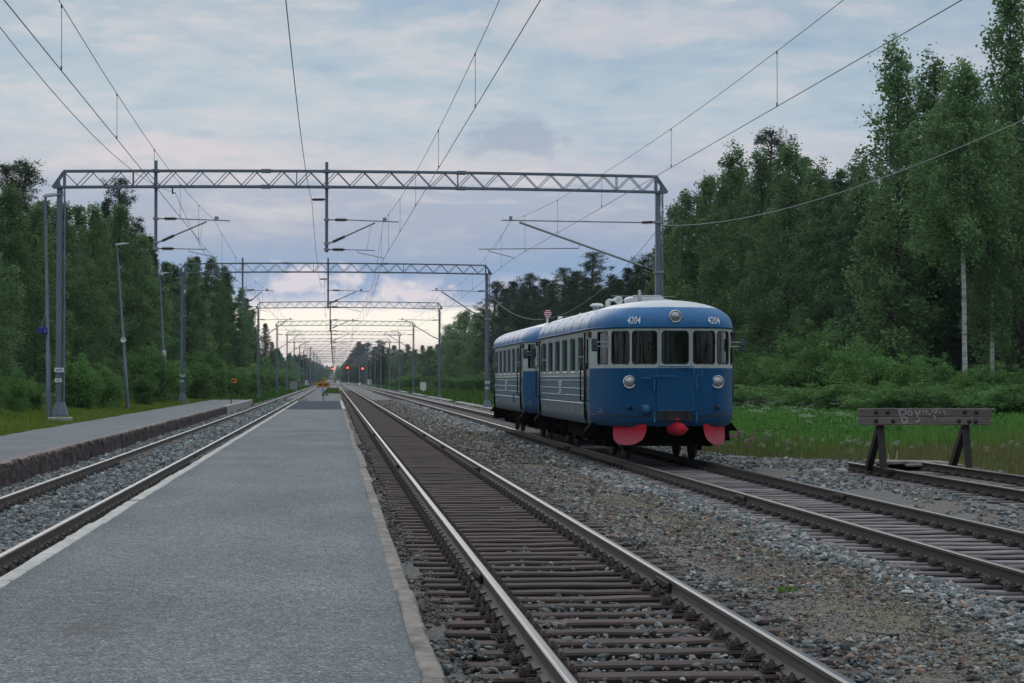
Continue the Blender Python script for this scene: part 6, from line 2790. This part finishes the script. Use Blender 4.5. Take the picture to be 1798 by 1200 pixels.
sp = []
r_ = random.Random(8)
for k in range(46):  # unseen trees behind the camera, added to darken the railcar reflections
    sp.append((r_.uniform(-70, 95), r_.uniform(-190, -150), r_.uniform(15, 21), r_.uniform(4, 6)))
for y in range(-150, 50, 9):  # unseen side rows out of view, added for the same darker reflections
    sp.append((-15 + r_.uniform(-2, 2), y, r_.uniform(12, 16), 3.5))
    sp.append((40 + r_.uniform(-3, 3), y, r_.uniform(14, 20), 4))
for y in range(84, 620, 7):
    j = r_.uniform(-3, 3)
    sp.append((-24 - (y - 84) * .02 + r_.uniform(-2, 2), y + j, r_.uniform(7, 9.5), r_.uniform(2.5, 4)))
    sp.append((44 + r_.uniform(-3, 3) - max(0, y - 180) * .02, y + 25 + j, r_.uniform(9, 12), r_.uniform(3, 4.5)))
    if 150 < y < 420:
        sp.append((36 + r_.uniform(-1.5, 1.5), y + j, r_.uniform(10, 12.5) + y * .006, r_.uniform(2.4, 3.4)))
for y in range(300, 3000, 16):
    for k in range(3):
        j = r_.uniform(-10, 10)
        if y > 620:
            sp.append((-19 - k * 8 + r_.uniform(-2, 2), y + j, r_.uniform(8, 13), r_.uniform(3, 5)))
        sp.append((34 + k * 8 + r_.uniform(-2, 2) - (12 if y > 1100 else 0), y + j, r_.uniform(8, 13), r_.uniform(3, 5)))
for k in range(60):
    sp.append((r_.uniform(-70, 70) + 5, 3060 + r_.uniform(0, 60), r_.uniform(9, 14), r_.uniform(4, 8)))
wood_mass('distant_wood', sp)

# ------------------------------------------------------------------ grass and flowers
def blades(name, pts, h, w, cols, lean=.35, mat=None):
    n = len(pts)
    r = rng
    a = r.uniform(0, 2 * np.pi, n)
    d = np.stack([np.cos(a), np.sin(a)], 1)
    la = r.uniform(0, 2 * np.pi, n)
    l = np.stack([np.cos(la), np.sin(la)], 1) * (h * r.uniform(.1, 1, n) * lean)[:, None]
    b0 = np.column_stack([pts[:, :2] - d * w[:, None] / 2, pts[:, 2]])
    b1 = np.column_stack([pts[:, :2] + d * w[:, None] / 2, pts[:, 2]])
    m0 = np.column_stack([pts[:, :2] - d * w[:, None] * .36 + l * .35, pts[:, 2] + h * .6])
    m1 = np.column_stack([pts[:, :2] + d * w[:, None] * .36 + l * .35, pts[:, 2] + h * .6])
    tp = np.column_stack([pts[:, :2] + l, pts[:, 2] + h])
    v = np.stack([b0, b1, m1, m0, tp], 1).reshape(-1, 3)
    i = (np.arange(n) * 5)[:, None]
    f = np.concatenate([i + np.array([[0, 1, 2]]), i + np.array([[0, 2, 3]]), i + np.array([[3, 2, 4]])])
    c = np.repeat(cols, 5, 0)
    me = npmesh(name, v, f, mat or MT['blade'], c)
    return link(name, me, kind='stuff')


def gz_vec(x, y):
    return gz_np(x, y)


# right meadow
n = 95000
y = rng.uniform(0, 1, n) ** 1.3 * 100 + 37
x = rng.uniform(0, 1, n) * 26 + 9.0
k = (x > bed_edge(y) - .6) & (x < 14 + (y - 30) * .32 + 8)
x, y = x[k], y[k]
edge = x - bed_edge(y)
lush = 1 / (1 + np.exp(-((y - 54 - (x - 14) * .35 + (vnoise(x * .5, y * .25, 9) - .5) * 9) / 1.8))) * np.clip((edge - .6) / 1.5, 0, 1)
h = .13 + lush * .24 + rng.uniform(0, .16, len(x)) + (vnoise(x * .9, y * .5, 12) - .5) * .18 * lush
brown = np.array([.19, .125, .055])
straw = np.array([.21, .175, .09])
green = np.array([.072, .20, .028])
green2 = np.array([.12, .27, .05])
mixn = rng.uniform(0, 1, (len(x), 1))
dull = np.array([.10, .15, .04])
near = brown * mixn * .8 + dull * (1 - mixn * .8) + straw * .12
far = green * mixn + green2 * (1 - mixn)
col = near * (1 - lush[:, None]) + far * lush[:, None]
col = col * (rng.uniform(.75, 1.25, (len(x), 1)))
blades('meadow_grass', np.column_stack([x, y, gz_vec(x, y) - .02]), np.maximum(.06, h), np.where(lush > .5, .035, .022) * rng.uniform(.6, 1.4, len(x)), col)
# broad-leaved herbs near the bushes
n = 42000
y = rng.uniform(0, 1, n) ** 1.2 * 75 + 52
x = bed_edge(y) + 3.6 + rng.uniform(0, 1, n) ** .8 * (6 + (y - 50) * .22)
cl = vnoise(x * .8, y * .5, 33)
k = cl > .36
x, y, cl = x[k], y[k], cl[k]
k = y > 60 + (x - 14) * .3
x, y, cl = x[k], y[k], cl[k]
hz = rng.uniform(0, 1, len(x)) * (.15 + .50 * cl)
v, f = leaf_quads(np.column_stack([x, y, gz_vec(x, y) + hz]), .15, rng, 0, .6)
cc = np.repeat((np.array([.075, .19, .04]) * rng.uniform(.7, 1.35, (len(x), 1))), 4, 0)
link('weeds', npmesh('weeds', v, f, MT['blade'], cc), kind='stuff')
# left verge
n = 60000
y = rng.uniform(0, 1, n) ** 1.2 * 130 + 48
x = -8.35 - rng.uniform(0, 1, n) * 5.2
ed = -8.62 - (vnoise(y * .5, y * 0, 14) - .5) * .5
k = x < ed
x, y = x[k], y[k]
col = (np.array([.135, .205, .028]) * rng.uniform(.7, 1.4, (len(x), 1))) + rng.uniform(0, .03, (len(x), 1)) * np.array([1, .6, .1])
blades('verge_grass', np.column_stack([x, y, gz_vec(x, y) - .02]), rng.uniform(.05, .14, len(x)) + np.clip((-x - 11) / 2, 0, 1) * .15, rng.uniform(.015, .035, len(x)), col)
# grass between the lines in the distance and along far edges
n = 26000
y = rng.uniform(0, 1, n) * 420 + 150
x = np.where(rng.uniform(0, 1, n) < .5, rng.uniform(-13, -6.4, n), rng.uniform(10.6, 28, n))
col = np.array([.055, .13, .02]) * rng.uniform(.7, 1.3, (n, 1))
blades('far_grass', np.column_stack([x, y, gz_vec(x, y) - .02]), rng.uniform(.15, .55, n), rng.uniform(.08, .16, n), col)
n = 5000
y = rng.uniform(215, 420, n)
x = rng.uniform(-1.4, .9, n)
k = vnoise(x * .5, y * .05, 77) > .35
x, y, n = x[k], y[k], int(k.sum())
blades('strip_grass', np.column_stack([x, y, np.full(n, -.22)]), rng.uniform(.1, .3, n), rng.uniform(.04, .09, n), np.array([.07, .125, .025]) * rng.uniform(.7, 1.3, (n, 1)))

# sparse weeds in the gravel
n = 3400
cx = 4.75 + rng.normal(0, .33, 70)
cy = rng.uniform(13, 55, 70)
i = rng.integers(0, 70, n)
x, y = cx[i] + rng.normal(0, .13, n), cy[i] + rng.normal(0, .35, n)
blades('gravel_weeds', np.column_stack([x, y, bed_z(x, y)]), rng.uniform(.012, .040, n), rng.uniform(.006, .014, n), np.where((i % 4 == 0)[:, None], np.array([.24, .15, .05]), np.array([.15, .15, .05])) * rng.uniform(.6, 1.4, (n, 1)), .8)


# flowers: cow parsley heads
def flower_heads(name, spots, mat_col, rad, hh, stemcol=(.05, .12, .02)):
    V, Fc, Cc = [], [], []
    off = 0
    r = np.random.default_rng(44)
    for (x, y) in spots:
        g = float(gz_np(np.array([x]), np.array([y]))[0])
        H = hh * r.uniform(.75, 1.2)
        nb = r.integers(2, 5)
        c = np.stack([x + r.normal(0, rad, nb * 7), y + r.normal(0, rad, nb * 7), g + H + r.normal(0, .03, nb * 7)], 1)
        s = .024
        for p in c:
            V += [(p[0] - s, p[1], p[2]), (p[0], p[1] - s, p[2] + .008), (p[0] + s, p[1], p[2]), (p[0], p[1] + s, p[2] + .012)]
            Fc.append((off, off + 1, off + 2, off + 3))
            Cc += [mat_col] * 4
            off += 4
        V += [(x - .008, y, g), (x + .008, y, g), (x + .006, y, g + H), (x - .006, y, g + H)]
        Fc.append((off, off + 1, off + 2, off + 3))
        Cc += [stemcol] * 4
        off += 4
    me = npmesh(name, np.array(V), np.array(Fc), MT['blade'], np.array(Cc))
    return link(name, me, kind='stuff')


sp = []
for i in range(190):
    y = rng.uniform(66, 112)
    x = float(bed_edge(np.array([y]))[0]) + 3.8 + rng.uniform(0, 1) * (6 + (y - 50) * .2)
    if vnoise(np.array([x * .35]), np.array([y * .12]), 91)[0] > .45:
        sp.append((x, y))
flower_heads('parsley_flowers', sp, (.62, .64, .56), .11, .58)
sp = []
for i in range(26):
    q = W(1300 + rng.normal(0, 40), 780, 56 + rng.normal(0, 4))
    sp.append((q.x, q.y))
flower_heads('pink_flowers', sp, (.30, .09, .20), .04, .36)
sp = []
for i in range(150):
    y = rng.uniform(46, 80)
    sp.append((float(bed_edge(np.array([y]))[0]) + rng.uniform(.3, 4.5), y))
flower_heads('small_white_flowers', sp, (.4, .4, .33), .03, .28)


# single weeds by the kerbs
def weed(px, py, D, h, label, z0):
    q = W(px, py, D)
    r = np.random.default_rng(int(px))
    n = 70
    a = r.uniform(0, 6.28, n)
    rr_ = r.uniform(0, 1, n) * h * 1.1
    c = np.stack([rr_ * np.cos(a), rr_ * np.sin(a), r.uniform(.05, 1, n) * h * (1 - .4 * rr_ / h)], 1)
    v, f = leaf_quads(c, h * .42, r, 0, .6)
    me = npmesh('weed', v, f, MT['blade'], np.repeat(np.array([.10, .21, .03]) * r.uniform(.7, 1.3, (n, 1)), 4, 0))
    o = link('weed', me, loc=(q.x, q.y, z0))
    tag(o, label, 'weed', 'weeds growing by the kerb')


def on_ground(px, py, zg):
    for _ in range(1):
        d = W(px, py, 1000) - Vector((0, 0, EYE))
        k = (zg - EYE) / d.z
        return 1000 * k


weed(342, 806, on_ground(342, 806, -.15), .14, 'leafy green weed between the rail and kerb, farther of the big two', -.19)
weed(418, 763, on_ground(418, 763, -.15), .12, 'small green weed farthest along the kerb beside the rail', -.19)
weed(256, 862, on_ground(256, 862, -.15), .11, 'low green weed nearest the camera at the kerb', -.19)
weed(1384, 1045, on_ground(1384, 1045, -.2), .10, 'tiny upright green weed growing in the open gravel', -.2)
weed(824, 765, on_ground(824, 765, -.2), .16, 'green tuft in the gravel between the tracks, near the railcars', -.2)
weed(1360, 900, on_ground(1160, 885, -.2), .08, 'yellowish tuft in the stony ground beside the bleached sleepers', -.2)

# ------------------------------------------------------------------ air
hz = MB()
hz.box((60, 1700, 20.0), (1400, 3700, 44.6))
hm = bpy.data.materials.new('thin evening air')
hm.use_nodes = True
nt = hm.node_tree
nt.nodes.clear()
o_ = nt.nodes.new('ShaderNodeOutputMaterial')
v_ = nt.nodes.new('ShaderNodeVolumePrincipled')
v_.inputs['Color'].default_value = (.80, .88, .98, 1)
v_.inputs['Density'].default_value = .00009
v_.inputs['Anisotropy'].default_value = .2
nt.links.new(v_.outputs[0], o_.inputs['Volume'])
HAZE = True
if HAZE:
    hz.build('haze', hm, kind='stuff')
